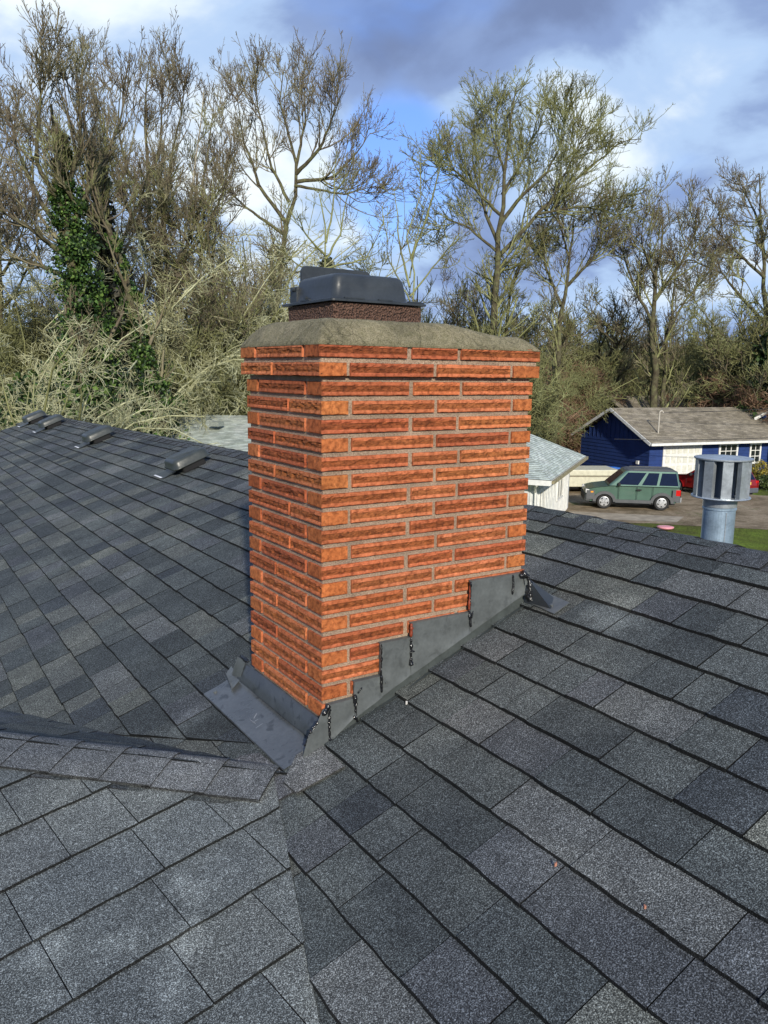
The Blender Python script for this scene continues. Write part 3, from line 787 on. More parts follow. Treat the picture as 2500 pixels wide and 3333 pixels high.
# step flashing strip along the roof, one piece per course, overlapping
xs = [.008 + EX * i for i in range(7)]
for i, x in enumerate(xs):
    x0_, x1_ = x - .012, min(x + EX + .012, W - .004)
    o_ = .0012 * (1 + i % 2)
    m = MB(); prism(m, [(x0_, FY - .004, zr(x0_) - .004), (x1_, FY - .004, zr(x1_) - .004), (x1_, FY - .004, zr(x1_) + .055), (x0_, FY - .004, zr(x0_) + .055)], V3(0, -.0009 - o_, 0))
    m.face([p1(x0_, FY - .004 - o_, .007), p1(x1_, FY - .004 - o_, .003), p1(x1_, -.028 - .003 * (i % 3), .0085), p1(x0_ + .004, -.028 - .003 * (i % 3), .0115)])
    m.build('step_flashing', M_STEP, chim)
# counter flashing panels (top follows a mortar joint, bottom follows the slope), slightly dented sheet
def panel(poly_top, name='counter_flashing', yo=0.0, seed=0):
    (xa, za_t, za_b), (xb, zb_t, zb_b) = poly_top
    nu, nv = 14, 10; V = []
    for i in range(nu + 1):
        for j in range(nv + 1):
            s, r_ = i / nu, j / nv; x = xa + (xb - xa) * s
            zb = za_b + (zb_b - za_b) * s; ztp = za_t + (zb_t - za_t) * s; z = zb + (ztp - zb) * r_
            e = min(1, 4 * min(r_, 1 - r_) + .2)
            bul = (.0035 * mn.noise((x * 14 + seed, z * 14, seed)) + .0012 * mn.noise((x * 45, z * 45, seed))) * e
            lipb = .0060 * (1 - r_) ** 5
            V.append((x, FY - .0085 - yo + bul - lipb, z + (.0016 * mn.noise((x * 30, seed, 2)) if j == 0 else 0)))
    n_ = nv + 1; m = MB()
    m.add(V, [(i * n_ + j, (i + 1) * n_ + j, (i + 1) * n_ + j + 1, i * n_ + j + 1) for i in range(nu) for j in range(nv)])
    # returned top edge into the joint and free edge thickness
    top = [V[i * n_ + nv] for i in range(nu + 1)]
    m.add(top + [(p[0], .003, p[2] + .001) for p in top], [(i, i + 1, i + 2 + nu, i + 1 + nu) for i in range(nu)])
    for e_ in (0, nu):
        ed = [V[e_ * n_ + j] for j in range(n_)]
        m.add(ed + [(p[0], FY - .003, p[2]) for p in ed], [(j, j + 1, j + 2 + nv, j + 1 + nv) for j in range(nv)])
    m.build(name, M_FLASH, chim, smooth=True)
zl = lambda x: zr(x) + .040
panel(((.014, -.013, zr(.014) + .004), (.112, -.010, zl(.112) - .008)), seed=1)
panel(((.108, .043, zl(.108) - .012), (.207, .043, zl(.207) - .006)), yo=.0016, seed=2)
panel(((.203, .1505, zl(.203) - .004), (.322, .151, zl(.322))), yo=.0, seed=3)
panel(((.318, .198, zl(.318)), (.562, .1975, zl(.562) + .002)), yo=.0016, seed=4)
panel(((.558, .3055, zl(.558) + .002), (W - .006, .304, zl(W) + .002)), yo=.0, seed=5)
# front end cap: folded plate that wraps past the corner onto the apron
m = MB()
prism(m, [(.016, FY - .011, -.0135), (.016, FY - .0115, zr(.016) + .002), (-.072, -.019, zr(-.072) + .004), (-.074, -.018, zr(-.074) + .024), (-.055, -.016, -.098), (-.02, FY - .010, -.052), (-.004, FY - .009, -.022)], V3(0, -.0012, 0))
m.face([p1(-.072, -.019, .005), p1(.016, -.017, .005), p1(.012, -.030, .010), p1(-.072, -.030, .010)])
m.build('end_flashing', M_FLASH, chim)
# apron: flat flange on the shingles + upstand against the left face
APX0, APX1 = -.128, -.020
m = MB(); nu = 20; V = []
for i in range(nu + 1):
    y = -.012 + (.655 + .012) * i / nu
    for (x, h) in ((APX0, .0165), (-.095, .0145), (-.055, .0135), (APX1, .0135), (APX1 + .012, .012)):
        V.append(p1(x + (.003 * mn.noise((y * 6, x, 1)) if x == APX0 else 0), y, h + .0022 * mn.noise((y * 5, x * 20, 0))))
F = [(i * 5 + j, i * 5 + j + 1, (i + 1) * 5 + j + 1, (i + 1) * 5 + j) for i in range(nu) for j in range(4)]
m.add(V, F); n0 = len(V)
for i in range(nu):
    a, b_ = V[i * 5], V[(i + 1) * 5]; m.face([b_, a, np.array(a) - V3(0, 0, .006), np.array(b_) - V3(0, 0, .006)])
m.build('apron_flange', metal('apron_flange_metal', (.088, .098, .108), .30, .8), chim, smooth=True)
m = MB(); V = []
for i in range(nu + 1):
    y = .03 + (.60 - .03) * i / nu if True else 0
    for (x, z) in ((-.028, zr(-.02) + .026), (-.0265, zr(-.02) + .036), (-.019, -.105), (-.008, -.064), (.003, -.0625)):
        V.append((x + .002 * mn.noise((y * 7, z * 9, 3)), y if not i == 0 else (-.012 if x < -.01 else .0), z + .0015 * mn.noise((y * 9, 2, 3))))
m.add(V, [(i * 5 + j, (i + 1) * 5 + j, (i + 1) * 5 + j + 1, i * 5 + j + 1) for i in range(nu) for j in range(4)])
m.build('apron_upstand', M_APRON, chim, smooth=True)
# folded tabs at the far end of the apron
m = MB(); prism(m, [(-.006, .56, -.05), (-.012, .625, -.055), (-.030, .640, -.125), (-.024, .575, -.118)], V3(-.0015, -.0015, 0)); m.build('folded_tab', M_FLASH, chim)
m = MB(); prism(m, [p1(-.055, .55, .028), p1(-.030, .665, .034), p1(.004, .700, .030), p1(-.012, .575, .030)], V3(0, 0, -.0015)); m.build('folded_tab', M_WHITEMETAL if False else M_FLASH, chim)
m = MB(); prism(m, [p1(-.060, .545, .018), p1(-.033, .668, .022), p1(-.030, .665, .040), p1(-.055, .550, .034)], V3(-.001, 0, 0)); m.build('folded_tab', M_FLASH, chim)
# back corner: dark fold and the end of the upper pan
m = MB()
prism(m, [(.815, -.012, .285), (.808, -.150, zr(.808) + .012), (.800, -.020, zr(.80) + .010)], V3(.0012, 0, 0))
prism(m, [(.815, -.012, .285), (.860, -.10, zr(.860) + .020), (.810, -.150, zr(.81) + .012)], V3(.001, .001, 0))
m.build('corner_flashing', M_CAPMETAL, chim)
m = MB(); prism(m, [p1(.800, -.172, .016), p1(.868, -.175, .018), p1(.885, .02, .018), p1(.815, .02, .016)], V3(0, 0, -.0018)); m.build('pan_flashing', M_FLASH, chim)
m = MB(); prism(m, [(.790, -.0185, .300), (W + .004, -.020, .306), (W + .006, -.024, .262), (.838, -.055, .256), (.800, -.0195, .262)], V3(0, -.001, 0)); m.build('folded_tab', M_FLASH, chim)
# sealant beads: lumpy tubes and blobs
def bead(pts, r, mat=M_TAR, lump=.5, name='sealant_bead'):
    m = MB(); P_ = [np.array(p, float) for p in pts]; out = []; rs = []
    for a, b_ in zip(P_[:-1], P_[1:]):
        n = max(2, int(np.linalg.norm(b_ - a) / .004))
        for i in range(n):
            out.append(a + (b_ - a) * i / n + V3(rnd.uniform(-.0012, .0012), 0, rnd.uniform(-.001, .001)))
            rs.append(r * 1.15 * (1 + .25 * rnd.uniform(-1, 1) + lump * 1.1 * mn.noise((len(out) * .55, 3, pts[0][0] * 40 + r * 900))) * (1 + 1.3 * max(0, mn.noise((len(out) * .19, r * 900, pts[0][0] * 40)))))
    out.append(P_[-1]); rs.append(r * .5); rs[0] *= .6
    m.tube(out, rs, 7); m.build(name, mat, chim, smooth=True)
yb = FY - .0115
bead([(.017, yb, -.012), (.0165, yb - .001, -.07), (.019, yb - .001, zr(.019) + .004)], .0032)
bead([(.016, yb, -.010), (.004, yb, -.030), (-.006, yb + .002, -.040)], .0065)
bead([(.109, yb - .001, .003), (.110, yb - .001, -.030)], .0048)
bead([(.110, yb - .001, -.012), (.113, yb - .001, -.072), (.120, yb - .001, -.088)], .0024)
bead([(.119, yb - .001, .004), (.134, yb - .001, .022)], .0016)
bead([(.104, yb - .001, -.066), (.121, yb - .001, -.090)], .0036)
bead([(.205, yb - .0005, .150), (.204, yb - .0005, .020)], .0018)
bead([(.205, yb - .001, .048), (.207, yb - .001, -.012)], .0034)
bead([(.318, yb, .150), (.319, yb - .001, .055)], .0034)
bead([(.320, yb - .001, .106), (.333, yb - .001, .102)], .0024)
M_RUST = plain('red_sealant', (.20, .035, .012), .5)
bead([(.318, yb + .001, .198), (.318, yb + .001, .152)], .0044, M_RUST)
bead([(.558, yb, .304), (.5575, yb, .190)], .0020); bead([(.556, yb + .0015, .300), (.556, yb + .0015, .205)], .0028, M_RUST)
bead([(.556, yb - .001, .198), (.562, yb - .001, .145)], .0042); bead([(.561, yb - .001, .175), (.572, yb - .001, .200)], .0026)
bead([(.745, yb, .302), (.748, yb - .001, .268), (.746, yb - .001, .232)], .0026)
bead([(.800, yb - .006, .300), (.815, yb - .012, .270), (.812, yb - .02, .235)], .0075, lump=.6)
bead([(.775, yb - .002, .294), (.800, yb - .006, .302)], .0060, lump=.7)
bead([(.812, yb - .012, .240), (.806, yb - .03, .205)], .010, lump=.6)
bead([(-.006, .612, -.046), (-.004, .545, -.05)], .0045)
bead([(-.020, -.014, -.055), (-.045, -.012, -.085), (-.066, -.012, -.125)], .0030)
# mortar / brick chip smears where the bricks were cut for the panels
M_SCR = M_SCRATCH
for (x, z) in ((.132, -.062), (.222, .018), (.338, .060), (.578, .160), (.030, -.120)):
    m = MB(); m.tube([(x, FY - .010, z), (x, FY - .0155, z)], .0030, 8); m.build('screw', M_FLASH, chim)
m = MB(); m.tube([p1(-.098, .618, .012), p1(-.098, .618, .022)], .0065, 8); m.build('screw', M_FLASH, chim)
m = MB(); m.tube([p1(.83, -.13, .014), p1(.83, -.13, .022)], .0055, 8); m.build('screw', M_FLASH, chim)
# scratched marks on the apron
m = MB()
for (a, b_) in (((-.086, .285), (-.088, .325)), ((-.072, .262), (-.096, .262)), ((-.070, .300), (-.090, .300)), ((-.060, .335), (-.078, .318))):
    A_, B_ = p1(a[0], a[1], .0185), p1(b_[0], b_[1], .0185); dd_ = (B_ - A_); dd_ /= np.linalg.norm(dd_); w_ = np.cross(dd_, V3(0, 0, 1)) * .0006
    m.face([A_ - w_, B_ - w_, B_ + w_, A_ + w_])
m.build('scratch_mark', M_SCRATCH, chim)

# ------------------------------------------------------------------ roof vents on the main slope
VL = ['low dark metal roof vent, nearest of the four below the ridge', 'dark metal roof vent second nearest below the ridge, with a bright flange end',
      'dark metal roof vent second from the far gable end', 'small looking dark roof vent closest to the far gable end']
for i, (vy, vx) in enumerate(((3.86, .955), (6.53, .945), (8.86, .93), (10.0, .925))):
    vt = thing('roof_vent', p1(vx, vy, .01), VL[i], 'roof vent', group='slant roof vents below the ridge')
    def vp(a, b_, h): return p1(vx + a, vy + b_, .012 + h)
    m = MB(); m.face([vp(-.20, .0, .004), vp(.0, .0, 0), vp(.0, .22, 0), vp(-.20, .22, .004)])
    m.face([vp(-.20, .0, .004), vp(-.20, .22, .004), vp(-.20, .22, -.006), vp(-.20, .0, -.006)]); m.build('flange', M_VENT, vt)
    m = MB(); m.face([vp(-.2025, .02, .0065), vp(-.2025, .20, .0065), vp(-.19, .20, .007), vp(-.19, .02, .007)]); m.build('bent_lip', M_WHITEMETAL, vt)
    m = MB(); ring_ = lambda a0, b0, a1, b1, r_, h: [vp(x, y_, h) for x, y_ in rrect(a0, b0, a1, b1, r_, 4)]
    loft(m, [ring_(-.07, -.13, .10, .13, .02, 0.), ring_(-.07, -.13, .10, .13, .02, .045)], True); m.build('throat', M_EDGE, vt)
    m = MB(); A0, B0, A1, B1 = -.125, -.135, .150, .135
    loft(m, [ring_(A0 - .008, B0 - .008, A1 + .008, B1 + .008, .045, .045), ring_(A0, B0, A1, B1, .045, .052), ring_(A0 + .006, B0 + .006, A1 - .006, B1 - .006, .042, .088),
             ring_(A0 + .016, B0 + .016, A1 - .016, B1 - .016, .036, .105), ring_(A0 + .035, B0 + .035, A1 - .035, B1 - .035, .028, .113), ring_(A0 + .055, B0 + .055, A1 - .055, B1 - .055, .02, .108)], True, True)
    m.build('hood', M_VENT, vt, smooth=True)

# ------------------------------------------------------------------ flue terminal behind the ridge (static fins between two discs)
TC = cam_pt(1560, 1030, 3.55); tx, ty = TC[0], TC[1]
ztop = cam_pt(1562, 987, 3.55)[2]; zbot = cam_pt(1562, 1075, 3.55)[2]
zroof = Z0 + S1 * 1.37 - S1 * (tx - 1.37)
tv = thing('galvanized_vent', (tx, ty, zroof), 'round galvanized flue vent with vertical fins standing behind the roof ridge', 'vent')
PR, HR = .0685, .117
m = MB(); m.lathe((tx, ty, 0), [(PR, zroof - .02), (PR, zbot - .055), (PR + .004, zbot - .052), (PR + .004, zbot - .046), (PR, zbot - .042), (PR, zbot - .03)], 40); m.build('pipe', M_GALVP, tv, smooth=False)
m = MB(); m.lathe((tx, ty, 0), [(PR + .003, zbot - .040), (PR + .004, zbot - .012), (PR + .004, zbot)], 40); m.build('collar', M_GALV, tv)
m = MB(); m.box((-.0015, -PR - .0022, zroof), (.0015, -PR + .001, zbot - .06), None, (V3(tx, ty, 0), *[V3(math.cos(a), math.sin(a), 0) for a in (math.radians(-30), math.radians(60))], V3(0, 0, 1))); m.build('seam', M_GALV, tv)
m = MB(); m.lathe((tx, ty, 0), [(PR, zbot), (HR + .006, zbot), (HR + .009, zbot + .003), (HR + .007, zbot + .007), (PR, zbot + .007)], 48); m.build('base_disc', M_GALV, tv)
m = MB(); m.lathe((tx, ty, 0), [(HR + .003, ztop - .009), (HR + .007, ztop - .006), (HR + .007, ztop - .001), (HR + .002, ztop + .001), (.05, ztop + .005), (.012, ztop + .010), (.001, ztop + .0105)], 48); m.build('top_disc', M_GALV, tv)
m = MB(); m.lathe((tx, ty, 0), [(PR * .8, zbot + .007), (PR * .8, ztop - .009)], 32); m.build('inner_pipe', plain('inner_dark_metal', (.10, .12, .15), .5), tv)
NF = 9
for i in range(NF):
    a0 = 2 * math.pi * i / NF + .25
    def pc(a, r): return V3(tx + r * math.cos(a), ty + r * math.sin(a), 0)
    a1 = a0 + 2 * math.pi / NF * .52
    A_, B_, C_ = pc(a0, HR), pc(a1, HR), pc(a1 + .02, HR - .030); A2 = pc(a0 - .03, HR - .022)
    z0_, z1_ = V3(0, 0, zbot + .007), V3(0, 0, ztop - .009)
    m = MB()
    for p_, q_ in ((A2, A_), (A_, B_), (B_, C_)): m.face([p_ + z0_, q_ + z0_, q_ + z1_, p_ + z1_])
    m.build('fin', M_GALV, tv)
lb_ = MB(); ang = math.atan2((CAM[1] - ty), (CAM[0] - tx)) - 1.05
for k_ in range(3):
    a, b_ = ang + .12 * k_, ang + .12 * (k_ + 1)
    lb_.face([(tx + (PR + .001) * math.cos(q_), ty + (PR + .001) * math.sin(q_), z_) for q_, z_ in ((a, zroof + .02), (b_, zroof + .02), (b_, zroof + .40 * 0 + .075 + .0), (a, zroof + .075))])
lb_.build('sticker', plain('paper_sticker', (.62, .64, .70), .6), tv)
# ------------------------------------------------------------------ neighbour's hip roofed house
def frame(o, az_):   # local frame: ax along az, ay to its left, z up
    ax = azv(az_); ay = V3(-ax[1], ax[0], 0); return (V3(*o), ax, ay, V3(0, 0, 1))
def L2W(fr, x, y, z): return fr[0] + fr[1] * x + fr[2] * y + fr[3] * z
def siding(name, col, pitch=.0, axis=2, depth=.02, rough=.75):
    m, t, b = newmat(name)
    n = tnoise(t, 3, 5, .6); r = ramp(t, [(.3, tuple(c * .8 for c in col)), (.7, tuple(c * 1.15 for c in col))], n)
    t.links.new(r.outputs[0], b.inputs['Base Color']); b.inputs['Roughness'].default_value = rough
    return m
M_PALEROOF, t, b = newmat('pale_weathered_shingle')
n_ = tnoise(t, 1.2, 5, .65); n2x = tnoise(t, 18, 3, .7)
r = ramp(t, [(.3, (.36, .41, .36)), (.5, (.50, .55, .50)), (.7, (.62, .65, .60))], n_)
r2 = ramp(t, [(.3, (.72, .74, .72)), (.7, (1.2, 1.2, 1.2))], n2x)
at_ = attr_col(t)
t.links.new(mixc(t, mixc(t, r.outputs[0], r2.outputs[0], 1., 'MULTIPLY'), at_, 1., 'MULTIPLY'), b.inputs['Base Color']); b.inputs['Roughness'].default_value = .95
M_TANROOF, t, b = newmat('brown_weathered_shingle')
n_ = tnoise(t, 1.0, 5, .65); n2x = tnoise(t, 14, 3, .7)
r = ramp(t, [(.3, (.18, .155, .115)), (.5, (.28, .245, .19)), (.7, (.36, .32, .255))], n_)
r2 = ramp(t, [(.3, (.65, .66, .64)), (.7, (1.3, 1.28, 1.25))], n2x)
at_ = attr_col(t)
t.links.new(mixc(t, mixc(t, r.outputs[0], r2.outputs[0], 1., 'MULTIPLY'), at_, 1., 'MULTIPLY'), b.inputs['Base Color']); b.inputs['Roughness'].default_value = .95

def roof_courses(m, a, b_, c, d, n, tabs, lift=.02, lo=.75, hi=1.25):
    """stepped shingle courses on the quad a-b (eave) c-d (top: c above b, d above a)"""
    a, b_, c, d = [np.array(q, float) for q in (a, b_, c, d)]
    nn = np.cross(b_ - a, d - a); nn /= np.linalg.norm(nn); nn = nn if nn[2] > 0 else -nn
    for i in range(n):
        s0, s1 = i / n, min(1, (i + 1) / n)
        A_, B_ = a + (d - a) * s0, b_ + (c - b_) * s0; D_, C_ = a + (d - a) * s1, b_ + (c - b_) * s1
        wid = np.linalg.norm(B_ - A_); k = max(1, int(wid / tabs)); off = rnd.random() / k
        cuts = [0] + [min(1, max(0, (j + off * k) / k + rnd.uniform(-.15, .15) / k)) for j in range(k)] + [1]
        for u0, u1 in zip(cuts[:-1], cuts[1:]):
            if u1 - u0 < 1e-4: continue
            p, q = A_ + (B_ - A_) * u0, A_ + (B_ - A_) * u1; r_, s_ = D_ + (C_ - D_) * u1, D_ + (C_ - D_) * u0
            v = rnd.uniform(lo, hi); tt = (v, v, v * rnd.uniform(.96, 1.02))
            m.face([p + nn * lift, q + nn * lift, r_ + nn * .002, s_ + nn * .002], tt)
            m.face([p + nn * lift, p - nn * .01, q - nn * .01, q + nn * lift], (.25, .25, .25))

EZ = -2.78
Bc, Ac = at_z(1190, 1038, EZ), at_z(1265, 985, EZ)
ex_ = Ac - Bc; wid = np.linalg.norm(ex_[:2]); azE = math.degrees(math.atan2(ex_[0], ex_[1]))
nf = frame(Bc, azE)          # x: along the short eave, y: away to the left (az -36)
nh = thing('hip_roof_house', (Bc[0], Bc[1], G), 'white neighbouring house with pale green weathered hip roof, just beyond the dark ridge', 'house')
LEN = 23.5; HR_ = 1.62; hw = wid / 2
def nw(x, y, z): return L2W(nf, x, y, z)
m = MB()
T1, T2 = nw(hw * .95, hw * .62, HR_ + .12), nw(hw, LEN - hw, HR_ - .05)
Bq, Aq, Dq, Eq = nw(0, 0, 0), nw(wid, 0, 0), nw(0, LEN, 0), nw(wid, LEN, 0)
roof_courses(m, Bq, Aq, T1, T1, 34, .32); roof_courses(m, Dq, Bq, T1, T2, 34, .34); roof_courses(m, Aq, Eq, T2, T1, 20, .8); roof_courses(m, Eq, Dq, T2, T2, 20, .8)
m.build('roof', M_PALEROOF, nh, tone=True)
m = MB(); m.box((.6, .6, -2.5), (wid - .6, LEN - .6, -.02), None, nf)
# porch recess on the long side is in shade under the eave
m.build('wall', siding('white_siding', (.62, .63, .62)), nh)
m = MB()
for j in range(26):   # vertical battens on the walls
    m.box((.575, .8 + j * .42, -2.4), (.6, .835 + j * .42, -.1), None, nf)
for j in range(int((wid - 1.4) / .36)):
    m.box((.8 + j * .36, .575, -2.4), (.83 + j * .36, .6, -.12), None, nf)
m.build('siding_batten', M_WHITE, nh, kind='stuff')
m = MB(); m.box((-.03, -.03, -.17), (wid + .03, 0, -.01), None, nf); m.box((-.03, LEN, -.17), (wid + .03, LEN + .03, -.01), None, nf)
m.build('fascia', M_WHITE, nh)
m = MB(); m.box((-.03, 0, -.20), (0, LEN, -.01), None, nf); m.build('fascia', M_WHITE, nh)
m = MB(); m.box((0, -.13, -.13), (wid, -.03, -.01), None, nf); m.build('gutter', plain('gutter_mossy', (.30, .26, .15), .8, var=.4), nh)
m = MB(); m.box((0, 0, -.19), (.6, LEN, -.17), None, nf); m.box((.6, 0, -.19), (wid, .6, -.17), None, nf); m.build('soffit', M_WHITE, nh)
M_GLASS = plain('dark_window_glass', (.015, .018, .022), .08, spec=.8)
def window(parent, fr, x0, x1, z0, z1, y, nx_=1, nz_=1, fw=.08, out=-1, axis='x', mat=None, frame_mat=None):
    """window on the plane y=const (axis x) or x=const (axis y) of the frame"""
    def bx(m, a0, a1, z0_, z1_, d0, d1):
        d0, d1 = sorted((d0, d1))
        if axis == 'x': m.box((a0, d0, z0_), (a1, d1, z1_), None, fr)
        else: m.box((d0, a0, z0_), (d1, a1, z1_), None, fr)
    m = MB()
    bx(m, x0 - fw, x1 + fw, z1, z1 + fw, y, y + out * .05); bx(m, x0 - fw, x1 + fw, z0 - fw, z0, y, y + out * .05)
    bx(m, x0 - fw, x0, z0, z1, y, y + out * .05); bx(m, x1, x1 + fw, z0, z1, y, y + out * .05)
    for i in range(1, nx_): c = x0 + (x1 - x0) * i / nx_; bx(m, c - .02, c + .02, z0, z1, y, y + out * .035)
    for i in range(1, nz_): c = z0 + (z1 - z0) * i / nz_; bx(m, x0, x1, c - .02, c + .02, y, y + out * .038)
    w = m.build('window', frame_mat or M_WHITE, parent)
    p = MB(); bx(p, x0, x1, z0, z1, y - out * .01, y + out * .012); p.build('pane', mat or M_GLASS, w)
    return w
window(nh, nf, 1.15, 1.55, -1.75, -.62, .6, 1, 1, .12); window(nh, nf, 1.85, 2.15, -1.75, -.62, .6, 1, 1, .10)
window(nh, nf, 5.4, 6.8, -1.5, -.6, .6, 2, 1); window(nh, nf, 4.2, 5.6, -1.5, -.6, .6, 2, 1, axis='y')
# downspout, roof vents
m = MB(); m.tube([nw(.02, .5, -.2), nw(.25, .6, -.35), nw(.50, .62, -.55), nw(.50, .62, -2.3)], .045, 8); m.build('downspout', M_WHITE, nh)
vpos = at_z(468, 918, EZ + 1.25)
m = MB(); m.box((-.25, -.25, -.05), (.25, .25, .16), None, (vpos, azv(azE), azv(azE - 90), V3(0, 0, 1))); m.build('roof_vent', M_PALEROOF, nh, tone=True)

# ------------------------------------------------------------------ blue house
A1 = at_z(1405, 958, EZ); A1[2] = EZ
BE, BG = 100., 10.           # eave direction, gable direction
bf = frame(A1, BE)           # x along the front eave, y = left of it (away): az BE-90
bh = thing('blue_house', (A1[0], A1[1], G), 'deep blue gabled house with brown shingle roof and white garage door', 'house')
BW, BL, BR = 7.3, 22., 1.80
def bw(x, y, z): return L2W(bf, x, y, z)
BROOF = MB()
roof_courses(BROOF, bw(0, 0, 0), bw(BL, 0, 0), bw(BL, BW / 2, BR), bw(0, BW / 2, BR), 26, .35)
roof_courses(BROOF, bw(BL, BW, 0), bw(0, BW, 0), bw(0, BW / 2, BR), bw(BL, BW / 2, BR), 14, .9)
BROOF.build('roof', M_TANROOF, bh, tone=True)
m = MB(); roof_courses(m, bw(5.2, BW + .6, BR - .9), bw(BL, BW + .6, BR - .9), bw(BL, BW + 3.4, BR + .50), bw(5.2, BW + 3.4, BR + .50), 14, .4, lo=.6, hi=.95)
m.build('rear_roof', M_TANROOF, bh, tone=True)
M_BLUE = siding('blue_paint', (.010, .036, .16)); M_NAVY = M_BLUE
m = MB()
wy0, wy1, wx0 = .55, BW - .45, .45
m.add([bw(wx0, wy0, G - EZ - .1), bw(wx0, wy1, G - EZ - .1), bw(wx0, wy1, -.03), bw(wx0, BW / 2, BR - .12), bw(wx0, wy0, -.03),
       bw(BL - .4, wy0, G - EZ - .1), bw(BL - .4, wy1, G - EZ - .1), bw(BL - .4, wy1, -.03), bw(BL - .4, BW / 2, BR - .12), bw(BL - .4, wy0, -.03)],
      [(0, 1, 2, 3, 4), (9, 8, 7, 6, 5), (0, 4, 9, 5), (2, 1, 6, 7)])
m.box((5.6, BW - .5, G - EZ), (BL - .4, BW + 3.2, -.05), None, bf)
m.build('wall', M_BLUE, bh)
# lap boards: thin proud strips on the front and the gable end
m = MB()
for k in range(11):
    z = G - EZ + .12 + k * .21
    if z > -.1: break
    m.add([bw(wx0, wy0 - .004, z + .2), bw(BL - .4, wy0 - .004, z + .2), bw(BL - .4, wy0 - .024, z), bw(wx0, wy0 - .024, z)], [(0, 3, 2, 1)])
    m.add([bw(wx0, wy0 - .024, z), bw(BL - .4, wy0 - .024, z), bw(BL - .4, wy0, z), bw(wx0, wy0, z)], [(0, 1, 2, 3)])
    m.add([bw(wx0 - .004, wy0, z + .2), bw(wx0 - .004, wy1, z + .2), bw(wx0 - .024, wy1, z), bw(wx0 - .024, wy0, z)], [(0, 1, 2, 3)])
    m.add([bw(wx0 - .024, wy0, z), bw(wx0 - .024, wy1, z), bw(wx0, wy1, z), bw(wx0, wy0, z)], [(3, 2, 1, 0)])
m.build('lap_siding', M_BLUE, bh, kind='stuff')
m = MB()
for k in range(14):
    y_ = wy0 + .25 + k * .40; zt_ = -.03 + (BR - .09) * (1 - abs(y_ - BW / 2) / (BW / 2)); m.box((wx0 - .035, y_, -.02), (wx0 - .008, y_ + .03, max(.0, zt_)), None, bf)
m.build('siding_batten', M_BLUE, bh, kind='stuff')
M_TRIM = M_WHITE
def bar(m, p, q, w, h, mat=None):
    p, q = np.array(p), np.array(q); d = q - p; d /= np.linalg.norm(d); s = np.cross(d, V3(0, 0, 1)); s /= np.linalg.norm(s); u = np.cross(s, d)
    m.add([p - s * w - u * h, p + s * w - u * h, p + s * w + u * h, p - s * w + u * h, q - s * w - u * h, q + s * w - u * h, q + s * w + u * h, q - s * w + u * h],
          [(0, 1, 2, 3), (7, 6, 5, 4), (0, 4, 5, 1), (1, 5, 6, 2), (2, 6, 7, 3), (3, 7, 4, 0)])
for yy in (0, BW):
    m = MB(); bar(m, bw(-.02, yy, -.06), bw(-.02, BW / 2, BR - .06), .02, .085); m.build('rake_board', M_TRIM, bh)
m = MB(); m.box((0, -.13, -.14), (BL, -.01, .0), None, bf); m.build('gutter', M_TRIM, bh)
m = MB(); m.box((0, 0, -.10), (BL, wy0, -.08), None, bf); m.build('soffit', M_BLUE, bh)
# garage door with raised panels
gx0, gx1, gz0, gz1 = 1.55, 4.15, G - EZ + .02, -.20
m = MB(); m.box((gx0, wy0 - .045, gz0), (gx1, wy0 - .02, gz1), None, bf); gd = m.build('garage_door', M_TRIM, bh)
M_CREAM = plain('cream_panel', (.66, .66, .58), .6)
for r_ in range(4):
    for c_ in range(6):
        w_ = (gx1 - gx0) / 6; h_ = (gz1 - gz0) / 4
        m = MB(); m.box((gx0 + c_ * w_ + .07, wy0 - .062, gz0 + r_ * h_ + .08), (gx0 + (c_ + 1) * w_ - .07, wy0 - .045, gz0 + (r_ + 1) * h_ - .08), None, bf)
        m.build('door_panel', M_CREAM, gd)
m = MB(); m.box((gx0 - .14, wy0 - .07, gz0), (gx0, wy0 - .02, gz1 + .12), None, bf); m.box((gx1, wy0 - .07, gz0), (gx1 + .14, wy0 - .02, gz1 + .12), None, bf)
m.box((gx0, wy0 - .07, gz1), (gx1, wy0 - .02, gz1 + .12), None, bf); m.build('door_frame', M_TRIM, bh)
window(bh, bf, 5.75, 7.0, -1.35, -.28, wy0 - .024, 3, 3, .13)
window(bh, bf, 8.2, 8.9, -1.35, -.30, wy0 - .024, 2, 3, .11)
window(bh, bf, 12.6, 14.0, -1.35, -.30, wy0 - .024, 3, 3, .11)
m = MB(); m.box((9.9, wy0 - .06, G - EZ), (10.8, wy0 - .02, -.22), None, bf); m.build('front_door', M_TRIM, bh)
m = MB(); m.box((9.5, -.1, G - EZ), (9.62, .02, -.1), None, bf); m.box((11.4, -.1, G - EZ), (11.52, .02, -.1), None, bf); m.build('porch_post', M_TRIM, bh)
m = MB(); m.box((wx0 - .10, 1.3, -1.32), (wx0 - .02, 1.5, -1.12), None, bf); m.build('wall_lamp', M_TRIM, bh)
m = MB(); m.tube([bw(1.15, wy0 - .06, -.25), bw(1.15, wy0 - .06, -.05)], .05, 8); m.build('gutter_outlet', plain('blue_pipe', (.10, .28, .55), .5), bh)
for x_ in (3.6, 6.0, 9.4):
    m = MB(); c_ = bw(x_ + 2.4, BW + 2.6, BR + .30)
    m.box((-.25, -.18, 0), (.25, .18, .16), None, (c_, bf[1], bf[2], V3(0, 0, 1))); m.build('roof_vent', plain('rusty_vent', (.07, .055, .045), .7), bh)
mast = bw(1.35, .95, .45)
m = MB(); m.tube([mast, mast + V3(0, 0, 1.25)], .045, 8); m.tube([mast + V3(0, 0, 1.25), mast + V3(.12, -.05, 1.32), mast + V3(.2, -.1, 1.2)], .05, 8); m.build('service_mast', plain('mast_metal', (.45, .42, .36), .5), bh)
